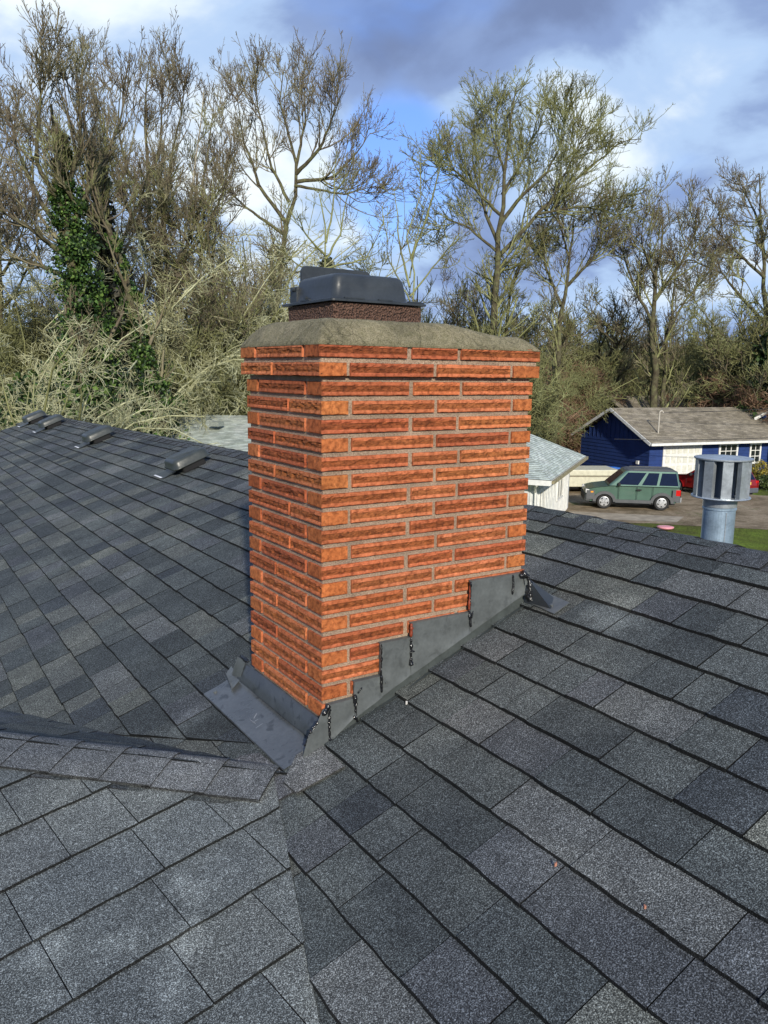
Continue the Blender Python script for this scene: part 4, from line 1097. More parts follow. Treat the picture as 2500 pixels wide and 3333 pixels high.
def wire(p, q, sag, r_, lab):
    pts = [np.array(p) + (np.array(q) - np.array(p)) * i / 24 - V3(0, 0, sag * 4 * (i / 24) * (1 - i / 24)) for i in range(25)]
    m = MB(); m.tube(pts, r_, 4); return m.build('power_line', plain('black_cable', (.03, .03, .03), .6), label=lab, cat='cable', group='power lines to the blue house')
top = mast + V3(.15, -.08, 1.22)
wire(top, bw(30, -6, 5.2), .8, .016, 'thin dark power line rising right from the mast on the brown roof')
wire(bw(-3.5, -1.2, .42), bw(30, -7.5, 3.4), 1.0, .014, 'lower thin cable crossing in front of the blue gable')
# separate white gable corner at the right edge
rn = np.cross(bf[1], bw(0, BW / 2, BR) - bw(0, 0, 0)); rn /= np.linalg.norm(rn)
gq = on_plane(1628, 906, rn, rn @ bw(0, 0, 0)); yn = bf[2]; gp = on_plane(1662, 888, yn, yn @ gq)
gtop = gq + (gp - gq) * 1.7; gr = gq + 2 * (gtop - gq) * V3(1, 1, 0); gq = gq + V3(0, 0, .02); back = bf[2] * 3.2
m = MB(); bar(m, gq - bf[2] * .05, gtop - bf[2] * .05, .02, .09); m.build('rake_board', M_TRIM, bh)
m = MB(); bar(m, gtop - bf[2] * .05, gr - bf[2] * .05, .02, .09); m.build('rake_board', M_TRIM, bh)
m = MB(); m.face([gq + V3(0, 0, .1), gtop + V3(0, 0, .1), gtop + back + V3(0, 0, .1), gq + back + V3(0, 0, .1)], (1, 1, 1)); m.face([gtop + V3(0, 0, .1), gr + V3(0, 0, .1), gr + back + V3(0, 0, .1), gtop + back + V3(0, 0, .1)], (1, 1, 1)); m.build('porch_roof', M_TANROOF, bh, tone=True)
m = MB(); m.face([gq + back * .03, gr + back * .03, gtop + back * .03]); m.build('porch_gable', M_BLUE, bh)

# ------------------------------------------------------------------ vehicles
M_TYRE = plain('tyre_rubber', (.018, .018, .018), .8); M_RIM = metal('alloy_rim', (.62, .63, .64), .3, 0, .6)
M_CLAD = plain('grey_cladding', (.085, .09, .095), .6); M_CGLASS = plain('tinted_glass', (.006, .012, .035), .12, spec=.35)
M_RED = plain('tail_light_red', (.55, .01, .01), .2); M_LAMP = plain('clear_lamp', (.7, .7, .68), .15); M_AMBER = plain('amber_lamp', (.8, .35, .03), .25)
def carpaint(name, c):
    m, t, b = newmat(name); b.inputs['Base Color'].default_value = (*c, 1); b.inputs['Roughness'].default_value = .28
    b.inputs['Metallic'].default_value = .35; b.inputs['Coat Weight'].default_value = .6; b.inputs['Coat Roughness'].default_value = .08
    n_ = tnoise(t, 2, 4); r_ = ramp(t, [(.3, tuple(q * .85 for q in c)), (.7, tuple(q * 1.12 for q in c))], n_); t.links.new(r_.outputs[0], b.inputs['Base Color']); return m
def vehicle(name, label, cat, loc, heading, paint, spec):
    """local: x forward, y left, z up, origin on the ground under the rear axle"""
    f = azv(heading); rz = math.atan2(f[1], f[0])
    v = thing(name, (loc[0], loc[1], G + .02), label, cat, rz)
    P = spec; hw_ = P['w'] / 2
    def bld(m, nm_, mat, par=v, sm_=False, bv=0): return m.build(nm_, mat, par, smooth=sm_, local=True, bevel=bv)
    # lower body: side outline with wheel arches, crowned across the width
    prof = P['lower']; xs_ = [-P['ro']] ; 
    def arch(cx, r_, n_=9): return [(cx + r_ * math.cos(math.pi * i / n_), P['sill'] + r_ * math.sin(math.pi * i / n_) * P['ah']) for i in range(n_ + 1)]
    ar = P['wr'] + .06
    out = list(prof) + [(P['wb'] + P['fo'] - .05, P['sill'])] + arch(P['wb'], ar) + arch(0, ar) + [(-P['ro'] + .05, P['sill'] + .05)]
    m = MB(); S_ = [(-hw_ + .0, 1), (hw_ - .0, 1)]
    L_ = []
    for y_, k in ((-hw_ + .10, .985), (-hw_ + .02, 1.), (-hw_, .995), (hw_, .995), (hw_ - .02, 1.), (hw_ - .10, .985)):
        L_.append([(x if abs(y_) > hw_ - .15 and k == 1. else (P['wb'] / 2 + (x - P['wb'] / 2) * (1.0 if k > .99 else 1.012)), y_, z) for x, z in out])
    n_ = len(out); V = [p for r_ in L_ for p in r_]
    F = [(k * n_ + i, (k + 1) * n_ + i, (k + 1) * n_ + (i + 1) % n_, k * n_ + (i + 1) % n_) for k in range(5) for i in range(n_)]
    F += [tuple(range(n_ - 1, -1, -1)), tuple(5 * n_ + i for i in range(n_))]
    m.add(V, F); bld(m, 'body', paint)
    # cabin: belt outline to roof outline
    (bx0, bx1), (rx0, rx1), zb_, zr_ = P['belt'], P['roof'], P['zb'], P['zr']
    yb_, yr_ = hw_ - .04, hw_ - P['tumble']
    m = MB(); rb = rrect(bx0, -yb_, bx1, yb_, .12, 3); rt_ = rrect(rx0, -yr_, rx1, yr_, .14, 3); rt2 = rrect(rx0 + .10, -yr_ + .09, rx1 - .14, yr_ - .09, .14, 3)
    loft(m, [[(x, y_, zb_) for x, y_ in rb], [(x, y_, zr_ - .05) for x, y_ in rt_], [(x, y_, zr_) for x, y_ in rt2]], True); bld(m, 'cabin', paint, sm_=False)
    if P.get('roofmat'):
        m = MB(); loft(m, [[(x, y_, zr_ - .045) for x, y_ in rrect(rx0 + .0, -yr_ - .004, rx1 - .0, yr_ + .004, .14, 3)], [(x, y_, zr_ + .006) for x, y_ in rt2]], True); bld(m, 'roof_panel', P['roofmat'])
        for s in (-1, 1):
            m = MB(); m.box((rx0 + .2, s * (yr_ - .16) - .03, zr_), (rx1 - .35, s * (yr_ - .16) + .03, zr_ + .035)); bld(m, 'roof_rail', M_CLAD)
    def sp(x_s, t_, s, o_=.006):   # point on the side glass plane: x_s 0..1 along belt/roof
        xb = bx0 + (bx1 - bx0) * x_s; xr = rx0 + (rx1 - rx0) * x_s
        x = xb + (xr - xb) * t_; y_ = (yb_ + (yr_ - yb_) * t_ + o_) * s; z = zb_ + (zr_ - .05 - zb_) * t_; return (x, y_, z)
    for (a0, a1, t0, t1, a0t, a1t) in P['side']:
        for s in (-1, 1):
            m = MB(); p = [sp(a0, t0, s), sp(a1, t0, s), sp(a1t, t1, s), sp(a0t, t1, s)]; m.face(p if s > 0 else p[::-1]); bld(m, 'window', M_CGLASS)
    def ends(front):
        xb, xr = (bx1, rx1) if front else (bx0, rx0); o_ = .008 if front else -.008; pts = []
        for t_, k in ((.10, .86), (.88, .82)):
            x = xb + (xr - xb) * t_ + o_; yy = (yb_ + (yr_ - yb_) * t_) * k; pts.append((x, yy, zb_ + (zr_ - .05 - zb_) * t_))
        a, b_ = pts; return [(a[0], -a[1], a[2]), a, b_, (b_[0], -b_[1], b_[2])]
    m = MB(); m.face(ends(True)); bld(m, 'windscreen', M_CGLASS)
    m = MB(); m.face(ends(False)[::-1]); bld(m, 'rear_window', M_CGLASS)
    # cladding, bumpers
    cm = P.get('clad')
    m = MB(); m.box((P['wb'] + P['fo'] - .22, -hw_ + .04, P['sill'] - .02), (P['wb'] + P['fo'] + .05, hw_ - .04, P['sill'] + .34)); bld(m, 'bumper', cm or paint, bv=.06)
    m = MB(); m.box((-P['ro'] - .08, -hw_ + .03, P['sill'] + .04), (-P['ro'] + .2, hw_ - .03, P['sill'] + .30)); bld(m, 'bumper', P.get('rbump') or cm or paint, bv=.05)
    if cm:
        for s in (-1, 1):
            m = MB()
            for cx in (0, P['wb']):
                N__ = 12
                for i in range(N__):
                    a0, a1 = math.pi * i / N__ , math.pi * (i + 1) / N__
                    q = [(cx + r_ * math.cos(a), s * (hw_ + .012), P['sill'] + r_ * math.sin(a) * P['ah']) for a, r_ in ((a0, ar - .01), (a1, ar - .01), (a1, ar + .13), (a0, ar + .13))]
                    m.face(q if s > 0 else q[::-1]); q2 = [q[3], q[2], (q[2][0], s * (hw_ - .02), q[2][2]), (q[3][0], s * (hw_ - .02), q[3][2])]; m.face(q2 if s > 0 else q2[::-1])
            m.box((ar + .08, s * (hw_ + .0) - .012, P['sill'] - .03), (P['wb'] - ar - .08, s * hw_ + .014, P['sill'] + .12))
            bld(m, 'wheel_arch_trim', cm)
        for (x0_, x1_, z0_, z1_) in ((-P['ro'] + .01, -ar - .05, P['sill'] + .1, .98), (P['wb'] + ar + .05, P['wb'] + P['fo'] - .03, P['sill'] + .1, .86)):
            for s in (-1, 1):
                m = MB(); m.box((x0_, s * hw_ - .01, z0_), (x1_, s * hw_ + .008, z1_)); bld(m, 'fender_panel', cm)
    m = MB()      # door gaps
    for x_ in P['gaps']:
        for s in (-1, 1): m.box((x_ - .008, s * hw_ - .01, P['sill'] + .14), (x_ + .008, s * hw_ + .003, zb_ - .02))
    bld(m, 'door_gap', M_EDGE)
    for x_ in P['handles']:
        for s in (-1, 1):
            m = MB(); m.box((x_ - .11, s * hw_, zb_ - .20), (x_ + .11, s * hw_ + .03, zb_ - .13)); bld(m, 'door_handle', M_TYRE, bv=.01)
    for s in (-1, 1):
        m = MB(); m.box((bx1 - .52, s * (hw_ + .02) - .07, zb_ - .01), (bx1 - .40, s * (hw_ + .02) + .09 * (1 if s > 0 else .8), zb_ + .15)); bld(m, 'mirror', M_TYRE, bv=.03)
        m = MB(); m.box((-P['ro'] - .012, s * (hw_ - .10) - .11, P['tl'][0]), (-P['ro'] + P['tl'][2] * .8, s * (hw_ - .10) + .113, P['tl'][1])); bld(m, 'tail_light', M_RED, bv=.02)
        m = MB(); m.box((P['wb'] + P['fo'] - .16, s * (hw_ - .14) - .13, P['hl'][0]), (P['wb'] + P['fo'] + .015, s * (hw_ - .14) + .145, P['hl'][1])); bld(m, 'headlight', M_LAMP, bv=.03)
        m = MB(); m.box((P['wb'] + P['fo'] - .34, s * hw_ - .01, P['hl'][0] + .03), (P['wb'] + P['fo'] - .22, s * hw_ + .012, P['hl'][0] + .10)); bld(m, 'side_marker', M_AMBER)
    m = MB(); m.box((-P['ro'] - .095, -.26, .78), (-P['ro'] - .01, .26, .92)); bld(m, 'number_plate', plain('plate_' + name, P.get('plate', (.6, .6, .58)), .4))
    # wheels
    for cx in (0, P['wb']):
        for s in (-1, 1):
            m = MB(); R0 = P['wr']; yc = s * (hw_ - .02)
            prof_ = [(R0 * .62, -.02), (R0 * .9, 0.0), (R0, -.04), (R0, -.18), (R0 * .9, -.22)]
            S__ = 28; V = []; 
            for r_, d_ in prof_:
                for k in range(S__): a = 2 * math.pi * k / S__; V.append((cx + r_ * math.cos(a), yc + s * d_, R0 + r_ * math.sin(a)))
            F = [(i * S__ + k, i * S__ + (k + 1) % S__, (i + 1) * S__ + (k + 1) % S__, (i + 1) * S__ + k) for i in range(4) for k in range(S__)]
            F += [tuple(range(4 * S__, 5 * S__))]
            m.add(V, F); w = bld(m, 'wheel', M_TYRE)
            m = MB(); V = []; F = []
            for k in range(S__): a = 2 * math.pi * k / S__; V += [(cx + R0 * .66 * math.cos(a), yc - s * .012, R0 + R0 * .66 * math.sin(a)), (cx + R0 * .57 * math.cos(a), yc - s * .006, R0 + R0 * .57 * math.sin(a))]
            F = [(2 * k, 2 * k + 1, (2 * k + 3) % (2 * S__), (2 * k + 2) % (2 * S__)) for k in range(S__)]
            m.add(V, F)
            for k in range(P.get('spokes', 5)):
                a = 2 * math.pi * (k + .25) / P.get('spokes', 5); c, sn = math.cos(a), math.sin(a); w0, w1 = .085, .055
                q = [(cx + r_ * c * R0 - t_ * sn, yc + s * (.004 if r_ < .3 else -.008), R0 + r_ * sn * R0 + t_ * c) for r_, t_ in ((.0, -w0), (.6, -w1), (.6, w1), (.0, w0))]
                m.face(q)
            m.build('rim', M_RIM, w, local=True)
            m = MB(); V = [(cx + R0 * .64 * math.cos(2 * math.pi * k / 16), yc - s * .035, R0 + R0 * .64 * math.sin(2 * math.pi * k / 16)) for k in range(16)]; m.face(V); m.build('brake_disc', M_TYRE, w, local=True)
    m = MB(); m.box((-P['ro'] + .2, -hw_ + .12, P['sill'] - .08), (P['wb'] + P['fo'] - .2, hw_ - .12, P['sill'] + .3)); bld(m, 'underbody', M_TYRE)
    return v
suv = dict(w=1.82, wb=2.58, fo=.86, ro=.80, sill=.34, ah=.92, wr=.345, tumble=.13,
           lower=[(-.80, .42), (-.83, .80), (-.80, 1.10), (2.30, 1.10), (3.02, 1.00), (3.36, .90), (3.45, .72), (3.44, .42)],
           belt=(-.80, 2.42), roof=(-.66, 1.66), zb=1.10, zr=1.84, roofmat=M_CLAD, clad=M_CLAD, rbump=plain('light_grey_bumper', (.30, .31, .32), .5),
           side=[(.03, .30, .08, .90, .04, .30), (.335, .545, .08, .90, .35, .545), (.60, .90, .08, .90, .59, .93)],
           gaps=(.42, 1.13, 1.95), handles=(1.05,), tl=(.70, .98, .26), hl=(.72, .90), spokes=5)
w2 = at_z(1428, 1104, G)
rear_c = w2 + azv(-49 + 90) * .89
vehicle('compact_suv', 'boxy green compact suv with grey plastic cladding parked on the dirt drive', 'car', rear_c, -49, carpaint('green_paint', (.115, .205, .16)), suv)
wag = dict(w=1.78, wb=2.70, fo=.86, ro=.98, sill=.30, ah=.95, wr=.33, tumble=.16,
           lower=[(-.98, .42), (-1.02, .72), (-.96, .98), (2.2, .98), (3.1, .88), (3.45, .74), (3.5, .42)],
           belt=(-.94, 2.25), roof=(-.66, 1.45), zb=.96, zr=1.50, rbump=plain('dark_grey_bumper', (.09, .10, .12), .5), plate=(.75, .5, .08),
           side=[(.05, .33, .1, .88, .07, .33), (.37, .60, .1, .88, .38, .60), (.64, .90, .1, .88, .64, .92)], gaps=(.55, 1.35, 2.1), handles=(.75, 1.5), tl=(.68, .95, .12), hl=(.62, .78))
rr = at_z(1572, 1080, G)
vehicle('estate_car', 'dark red estate car half hidden behind the galvanized flue vent', 'car', rr + azv(95) * .7 + azv(5) * .5, 8, carpaint('red_paint', (.30, .008, .008)), wag)

# folded tent trailer
tr = at_z(1262, 1056, G); tf = frame((tr[0], tr[1], G), -62)
tt_ = thing('tent_trailer', (tr[0], tr[1], G), 'cream folded camping trailer beside the white house corner', 'trailer')
M_TRC = plain('cream_fibreglass', (.60, .58, .44), .45)
m = MB(); m.box((-1.15, -.0, .38), (1.7, 1.9, .95), None, tf); m.build('body', M_TRC, tt_, bevel=.05)
m = MB(); m.box((-1.2, -.05, .96), (1.75, 1.95, 1.28), None, tf); m.build('lid', M_TRC, tt_, bevel=.05)
m = MB(); m.box((-1.17, -.02, .915), (1.72, 1.92, .955), None, tf); m.build('seam_strip', plain('trailer_seam', (.25, .22, .16), .6), tt_)
m = MB(); m.box((-.6, -.03, .50), (.4, .0, .72), None, tf); m.build('hatch', M_TRC, tt_, bevel=.02)
for x_ in (.2,):
    m = MB(); a = L2W(tf, x_, .02, .28); b_ = L2W(tf, x_, .22, .28); m.tube([a, b_], .28, 18); m.build('wheel', M_TYRE, tt_)
    m = MB(); a = L2W(tf, x_, 1.68, .28); b_ = L2W(tf, x_, 1.9, .28); m.tube([a, b_], .28, 18); m.build('wheel', M_TYRE, tt_)
m = MB(); m.tube([L2W(tf, -1.1, .95, .42), L2W(tf, -2.2, .95, .40)], .04, 6); m.tube([L2W(tf, -1.55, .95, .45), L2W(tf, -1.55, .95, .75)], .13, 10); m.build('drawbar', M_GALV, tt_)
# wheelie bins
def bin_(px, py, lidc, lab, h=1.08, col=(.05, .055, .06)):
    c = at_z(px, py, G); fr_ = frame((c[0], c[1], G), 20)
    b_ = thing('wheelie_bin', (c[0], c[1], G), lab, 'bin', group='wheelie bins by the blue gable')
    m = MB(); V = []
    for z, s in ((.08, .24), (h - .12, .32)): V += [L2W(fr_, x * s, y * s, z) for x, y in ((-1, -1), (1, -1), (1, 1), (-1, 1))]
    m.add(V, [(3, 2, 1, 0), (4, 5, 6, 7), (0, 1, 5, 4), (1, 2, 6, 5), (2, 3, 7, 6), (3, 0, 4, 7)]); m.build('body', plain('bin_body_%d' % px, col, .5), b_)
    m = MB(); V = [L2W(fr_, x, y, z) for x, y, z in ((-.35, -.37, h - .12), (.35, -.37, h - .12), (.35, .34, h - .12), (-.35, .34, h - .12), (-.33, -.35, h - .06), (.33, -.35, h - .06), (.33, .30, h), (-.33, .30, h))]
    m.add(V, [(3, 2, 1, 0), (4, 5, 6, 7), (0, 1, 5, 4), (1, 2, 6, 5), (2, 3, 7, 6), (3, 0, 4, 7)]); m.build('lid', plain('bin_lid_%d' % px, lidc, .4), b_)
    for s in (-.27, .27):
        m = MB(); m.tube([L2W(fr_, s - .03, .25, .12), L2W(fr_, s + .03, .25, .12)], .12, 12); m.build('wheel', M_TYRE, b_)
bin_(1322, 1056, (.02, .12, .45), 'dark wheelie bin with bright blue lid beside the cream trailer', 1.25)
bin_(1296, 1054, (.35, .02, .02), 'dark wheelie bin with red lid half behind the trailer', 1.15)
bin_(1352, 1058, (.07, .08, .085), 'plain grey lidded bin between blue lidded bin and the green suv', 1.1, (.08, .085, .09))
# pink toy saucer on the lawn
pk = at_z(1437, 1141, G + .05)
m = MB(); m.lathe((pk[0], pk[1], G + .03), [(.26, 0), (.33, .05), (.34, .09), (.24, .11), (.02, .12)], 24); o_ = m.build('toy_saucer', plain('pink_plastic', (.72, .30, .34), .4), smooth=True, label='round pink plastic saucer lying on the sunlit lawn', cat='toy')

# ------------------------------------------------------------------ trees
def bark(name, c0, c1, c2, sc_=2.5):
    m, t, b = newmat(name); n_ = tnoise(t, sc_, 5, .7); n2_ = tnoise(t, 22, 3, .7)
    r = ramp(t, [(.32, c0), (.5, c1), (.68, c2)], n_); r2 = ramp(t, [(.3, (.7, .7, .7)), (.7, (1.25, 1.25, 1.2))], n2_)
    t.links.new(mixc(t, r.outputs[0], r2.outputs[0], 1., 'MULTIPLY'), b.inputs['Base Color']); b.inputs['Roughness'].default_value = .95; b.inputs['Specular IOR Level'].default_value = .15
    bump(t, b, n2_, .6, .03)
    return m
B_DARK = bark('dark_mossy_bark', (.055, .043, .03), (.10, .09, .055), (.17, .18, .08))
B_TWIG = bark('brown_twigs', (.11, .085, .065), (.20, .17, .115), (.31, .30, .18), .5)
B_MOSS = bark('mossy_twigs', (.13, .12, .055), (.23, .235, .105), (.36, .38, .19), .6)
B_LICH = bark('lichen_twigs', (.26, .25, .13), (.46, .46, .28), (.66, .67, .46), 1.5)
B_PALE = bark('pale_bark', (.24, .21, .16), (.40, .37, .30), (.56, .53, .45))
B_RUST = bark('rusty_brown_twigs', (.14, .08, .05), (.24, .15, .10), (.36, .26, .18))
def nrmz(a): return a / np.maximum(np.linalg.norm(a, axis=-1, keepdims=True), 1e-9)
def tubes(P, R, S=3):
    """P (N,K,3) R (N,K) -> verts, quads"""
    N_, K_, _ = P.shape
    T = np.empty_like(P); T[:, 1:-1] = P[:, 2:] - P[:, :-2]; T[:, 0] = P[:, 1] - P[:, 0]; T[:, -1] = P[:, -1] - P[:, -2]; T = nrmz(T)
    ref = np.where(np.abs(T[..., 2:3]) > .9, V3(1, 0, 0), V3(0, 0, 1)); u = nrmz(np.cross(T, ref)); w = np.cross(T, u)
    a = np.arange(S) * 2 * np.pi / S
    V = P[:, :, None] + R[:, :, None, None] * (np.cos(a)[None, None, :, None] * u[:, :, None] + np.sin(a)[None, None, :, None] * w[:, :, None])
    base = (np.arange(N_) * K_ * S)[:, None, None] + (np.arange(K_ - 1) * S)[None, :, None]
    k = np.arange(S)[None, None, :]; k2 = (k + 1) % S
    F = np.stack([base + k, base + k2, base + k2 + S, base + k + S], -1).reshape(-1, 4)
    return V.reshape(-1, 3), F
def resample(pts, K_):
    pts = np.array(pts, float); d = np.r_[0, np.cumsum(np.linalg.norm(np.diff(pts, axis=0), axis=1))]
    s = np.linspace(0, d[-1], K_); return np.stack([np.interp(s, d, pts[:, i]) for i in range(3)], 1)
def spawn(P, R, n, t0, t1, ln, ang, up, K_, wander, rmul=.55, rmin=.006, pw=1.0, taper=.35, flat=None):
    N_, Kp, _ = P.shape
    if np.isscalar(n): idx = np.repeat(np.arange(N_), n)
    else: idx = np.repeat(np.arange(N_), n)
    M_ = len(idx); t_ = t0 + (t1 - t0) * rng.random(M_) ** pw
    f = t_ * (Kp - 1); i0 = np.minimum(f.astype(int), Kp - 2); fr_ = (f - i0)[:, None]
    p0 = P[idx, i0] * (1 - fr_) + P[idx, i0 + 1] * fr_; tan = nrmz(P[idx, i0 + 1] - P[idx, i0])
    r0 = np.maximum((R[idx, i0] * (1 - fr_[:, 0]) + R[idx, i0 + 1] * fr_[:, 0]) * rmul, rmin)
    plen = np.linalg.norm(P[:, -1] - P[:, 0], axis=1)[idx]
    Ls = ln * (1.1 - .65 * t_) * np.exp(rng.normal(0, .28, M_)) if not callable(ln) else ln(t_, plen) * np.exp(rng.normal(0, .22, M_))
    rv = rng.normal(size=(M_, 3)); rv -= (rv * tan).sum(1, keepdims=True) * tan; rv = nrmz(rv)
    an = np.radians(ang) * rng.uniform(.7, 1.25, M_)[:, None]
    d = nrmz(np.cos(an) * tan + np.sin(an) * rv)
    out = np.empty((M_, K_, 3)); out[:, 0] = p0; st = Ls[:, None] / (K_ - 1)
    for k in range(1, K_):
        d = nrmz(d + V3(0, 0, 1) * (up if not isinstance(up, tuple) else up[0] + (up[1] - up[0]) * k / K_) + rng.normal(size=(M_, 3)) * wander)
        out[:, k] = out[:, k - 1] + d * st
    R2 = r0[:, None] * np.linspace(1, taper, K_)[None]; R2 = np.maximum(R2, rmin * .6)
    return out, R2
def combine(parts):
    V = []; F = []; o_ = 0
    for v, f in parts: V.append(v); F.append(f + o_); o_ += len(v)
    return np.concatenate(V), np.concatenate(F)

def tree(name, label, base, skeleton, r0, cat='tree', group=None, mats=(None, None, None), n=(6, 8, 7), ln=(3.0, 1.5, .7), rm=.013, up=.14, ang=(45, 45, 42),
         spur=True, depthfan=.5, wander=.12, ivy=None, t0=.15, lower_moss=False):
    """skeleton: list of (points world, radius start, radius end)"""
    mt, mb, mtw = mats
    T_ = thing(name, base, label, cat, group=group)
    Ks = 14; P = np.array([resample(p, Ks) for p, a, b_ in skeleton]); R = np.array([np.linspace(a, b_, Ks) for p, a, b_ in skeleton])
    P[:, 1:-1] += rng.normal(size=P[:, 1:-1].shape) * .0035 * np.linalg.norm(P[:, -1] - P[:, 0], axis=1)[:, None, None]
    R = R * .85
    v, f = tubes(P, R, 8); npmesh('trunk', v, f, mt, T_, smooth=True)
    L1, R1 = spawn(P, R, n[0], t0, 1., ln[0], ang[0], up, 7, wander, .55, rm * 1.6)
    L2, R2_ = spawn(L1, R1, n[1], .12, 1., ln[1], ang[1], up, 5, wander, .6, rm * 1.15)
    L3, R3 = spawn(L2, R2_, n[2], .1, 1., ln[2], ang[2], up * 1.3, 4, wander * .8, .7, rm * .85)
    a1 = [tubes(L1, R1, 4), tubes(L2, R2_, 3)]; nb_ = sum(len(q[1]) for q in a1)
    pr = a1 + [tubes(L3, R3, 3)]
    if spur:
        L4, R4 = spawn(L3, R3, 2, .2, 1., ln[2] * .30, 50, .2, 2, .1, .8, rm * .75); pr.append(tubes(L4, R4, 3))
    v, f = combine(pr); o_ = npmesh('crown', v, f, [mb, mtw], T_); o_.data.polygons.foreach_set('material_index', (np.arange(len(f)) >= nb_).astype(np.int32))
    return T_, (P, R, L1, R1, L2)
def ground_pt(p): return V3(p[0], p[1], G - .1)
def sk(d, pixs, r_a, r_b, dz=0.):
    """limb drawn through picture points at depth d, drifting dz metres in depth over its length"""
    n_ = len(pixs); pixs = [(x, y if y > 560 else 560 - (560 - y) * .88) for x, y in pixs]
    return ([cam_pt(x, y, d + dz * i / max(1, n_ - 1)) for i, (x, y) in enumerate(pixs)], r_a, r_b)
def rooted(d, pixs, ra, rb, dz=0.):
    p, a, b_ = sk(d, pixs, ra, rb, dz); return ([ground_pt(p[0])] + p, a, b_)
M_LEAF, t, b = newmat('ivy_leaf'); col = attr_col(t); t.links.new(col, b.inputs['Base Color']); b.inputs['Roughness'].default_value = .45; b.inputs['Specular IOR Level'].default_value = .3
def leaves(name, centers, size, cols, parent, nrm_bias=.5, kind='stuff', hang=0):
    n_ = len(centers); nn = nrmz(rng.normal(size=(n_, 3)) + V3(-.3, -.5, .5) * nrm_bias); u = nrmz(np.cross(nn, rng.normal(size=(n_, 3)))); w = np.cross(nn, u)
    s = (size * rng.uniform(.6, 1.4, n_))[:, None]
    V = np.stack([centers - u * s * .6, centers - w * s * .5 + u * s * .1, centers + u * s * .75, centers + w * s * .5 + u * s * .1], 1).reshape(-1, 3)
    F = np.arange(n_ * 4).reshape(-1, 4); c = np.array(cols)[rng.integers(0, len(cols), n_)] * rng.uniform(.7, 1.35, (n_, 1))
    return npmesh(name, V, F, M_LEAF, parent, colors=np.repeat(c, 4, 0), kind=kind)
IVY = [(.018, .042, .010), (.035, .075, .016), (.06, .115, .024), (.11, .18, .04), (.014, .03, .01)]
def ivy_on(parent, path, n_, rad, size=.12, cols=IVY):
    """leaf clumps hugging a trunk path; rad is (start, end)"""
    P_ = resample(path, 40); nc = max(12, n_ // 70)
    tt = rng.random(nc); i = np.minimum((tt * 39).astype(int), 38); c = P_[i] + (P_[i + 1] - P_[i]) * (tt * 39 - i)[:, None]
    rr_ = np.interp(tt, np.linspace(0, 1, len(rad)), rad); off = rng.normal(size=(nc, 3)); off[:, 2] *= .5
    c = c + nrmz(off) * (rr_ * rng.uniform(.2, 1., nc))[:, None]; cr = rr_ * rng.uniform(.25, .6, nc)
    idx = rng.integers(0, nc, n_); o_ = nrmz(rng.normal(size=(n_, 3))) * (cr[idx] * rng.random(n_) ** .4)[:, None]
    leaves('ivy', c[idx] + o_, size, cols, parent)

# ---- big bare trees, left to right
d = 30
t1 = rooted(d, [(170, 900), (165, 700), (150, 520), (140, 380), (128, 290), (110, 180)], .42, .06)
S_ = [t1, sk(d, [(150, 520), (90, 420), (40, 300), (20, 190)], .14, .03, 2), sk(d, [(140, 400), (175, 280), (170, 150), (165, 95)], .13, .02, -1), sk(d, [(145, 450), (80, 330), (85, 200), (90, 85)], .13, .02, -2),
      sk(d, [(150, 560), (60, 480), (-30, 420)], .13, .03, -2), sk(d, [(150, 600), (50, 560), (-40, 560)], .12, .03, 2), sk(d, [(155, 480), (215, 330), (262, 220), (268, 130)], .13, .02, 2)]
T_, X = tree('bare_tree', 'tall bare tree wrapped in dark ivy at the far left of the photo', ground_pt(t1[0][1]), S_, .4, mats=(B_DARK, B_TWIG, B_TWIG), n=(12, 5, 5), ln=(2.5, 1.3, .7), rm=.017, up=.2, wander=.08, t0=.2)
ivy_on(T_, [cam_pt(x, y, d) for x, y in ((190, 900), (190, 760), (175, 620), (150, 480), (140, 380), (135, 290))], 22000, (1.25, 1.1, 1.0, .85, .5, .22), .095)
t2 = rooted(31, [(345, 890), (318, 780), (285, 640), (255, 540), (225, 450), (195, 330), (178, 200)], .30, .06)
T_, X = tree('bare_tree', 'bare tree leaning left with an ivy covered trunk, right of the thick ivy column', ground_pt(t2[0][1]),
             [t2, sk(31, [(255, 540), (215, 430), (225, 300)], .12, .03, 2), sk(31, [(240, 480), (160, 420), (110, 330)], .10, .03, -2)], .3, mats=(B_DARK, B_TWIG, B_MOSS), n=(10, 5, 5), ln=(2.2, 1.2, .65), rm=.016, up=.18, wander=.09)
ivy_on(T_, [cam_pt(x, y, 31) for x, y in ((350, 900), (322, 800), (290, 660), (258, 560), (240, 500))], 9000, (.7, .5, .5, .42, .2), .095)
d = 44
t3 = rooted(d, [(350, 860), (352, 700), (345, 560), (325, 470), (318, 380), (315, 280), (308, 170), (322, 75)], .36, .03)
S_ = [t3, sk(d, [(345, 600), (290, 470), (250, 370), (225, 270), (205, 170), (190, 90)], .17, .02, 3), sk(d, [(330, 480), (360, 400), (372, 300), (395, 180), (400, 110)], .14, .02, -3),
      sk(d, [(320, 420), (270, 330), (255, 230), (262, 130)], .12, .02, -2), sk(d, [(350, 640), (400, 540), (430, 420), (450, 280), (462, 150)], .15, .02, 2),
      sk(d, [(318, 380), (345, 290), (350, 180), (352, 100)], .11, .02, 1), sk(d, [(350, 620), (440, 500), (480, 400), (500, 260)], .13, .02, -3)]
T_, X = tree('bare_tree', 'wide crowned bare tree whose forked dark trunk stands left of the chimney', ground_pt(t3[0][1]), S_, .4, mats=(B_DARK, B_TWIG, B_TWIG), n=(12, 5, 5), ln=(3.0, 1.6, .85), rm=.019, up=.2, wander=.08, t0=.2)
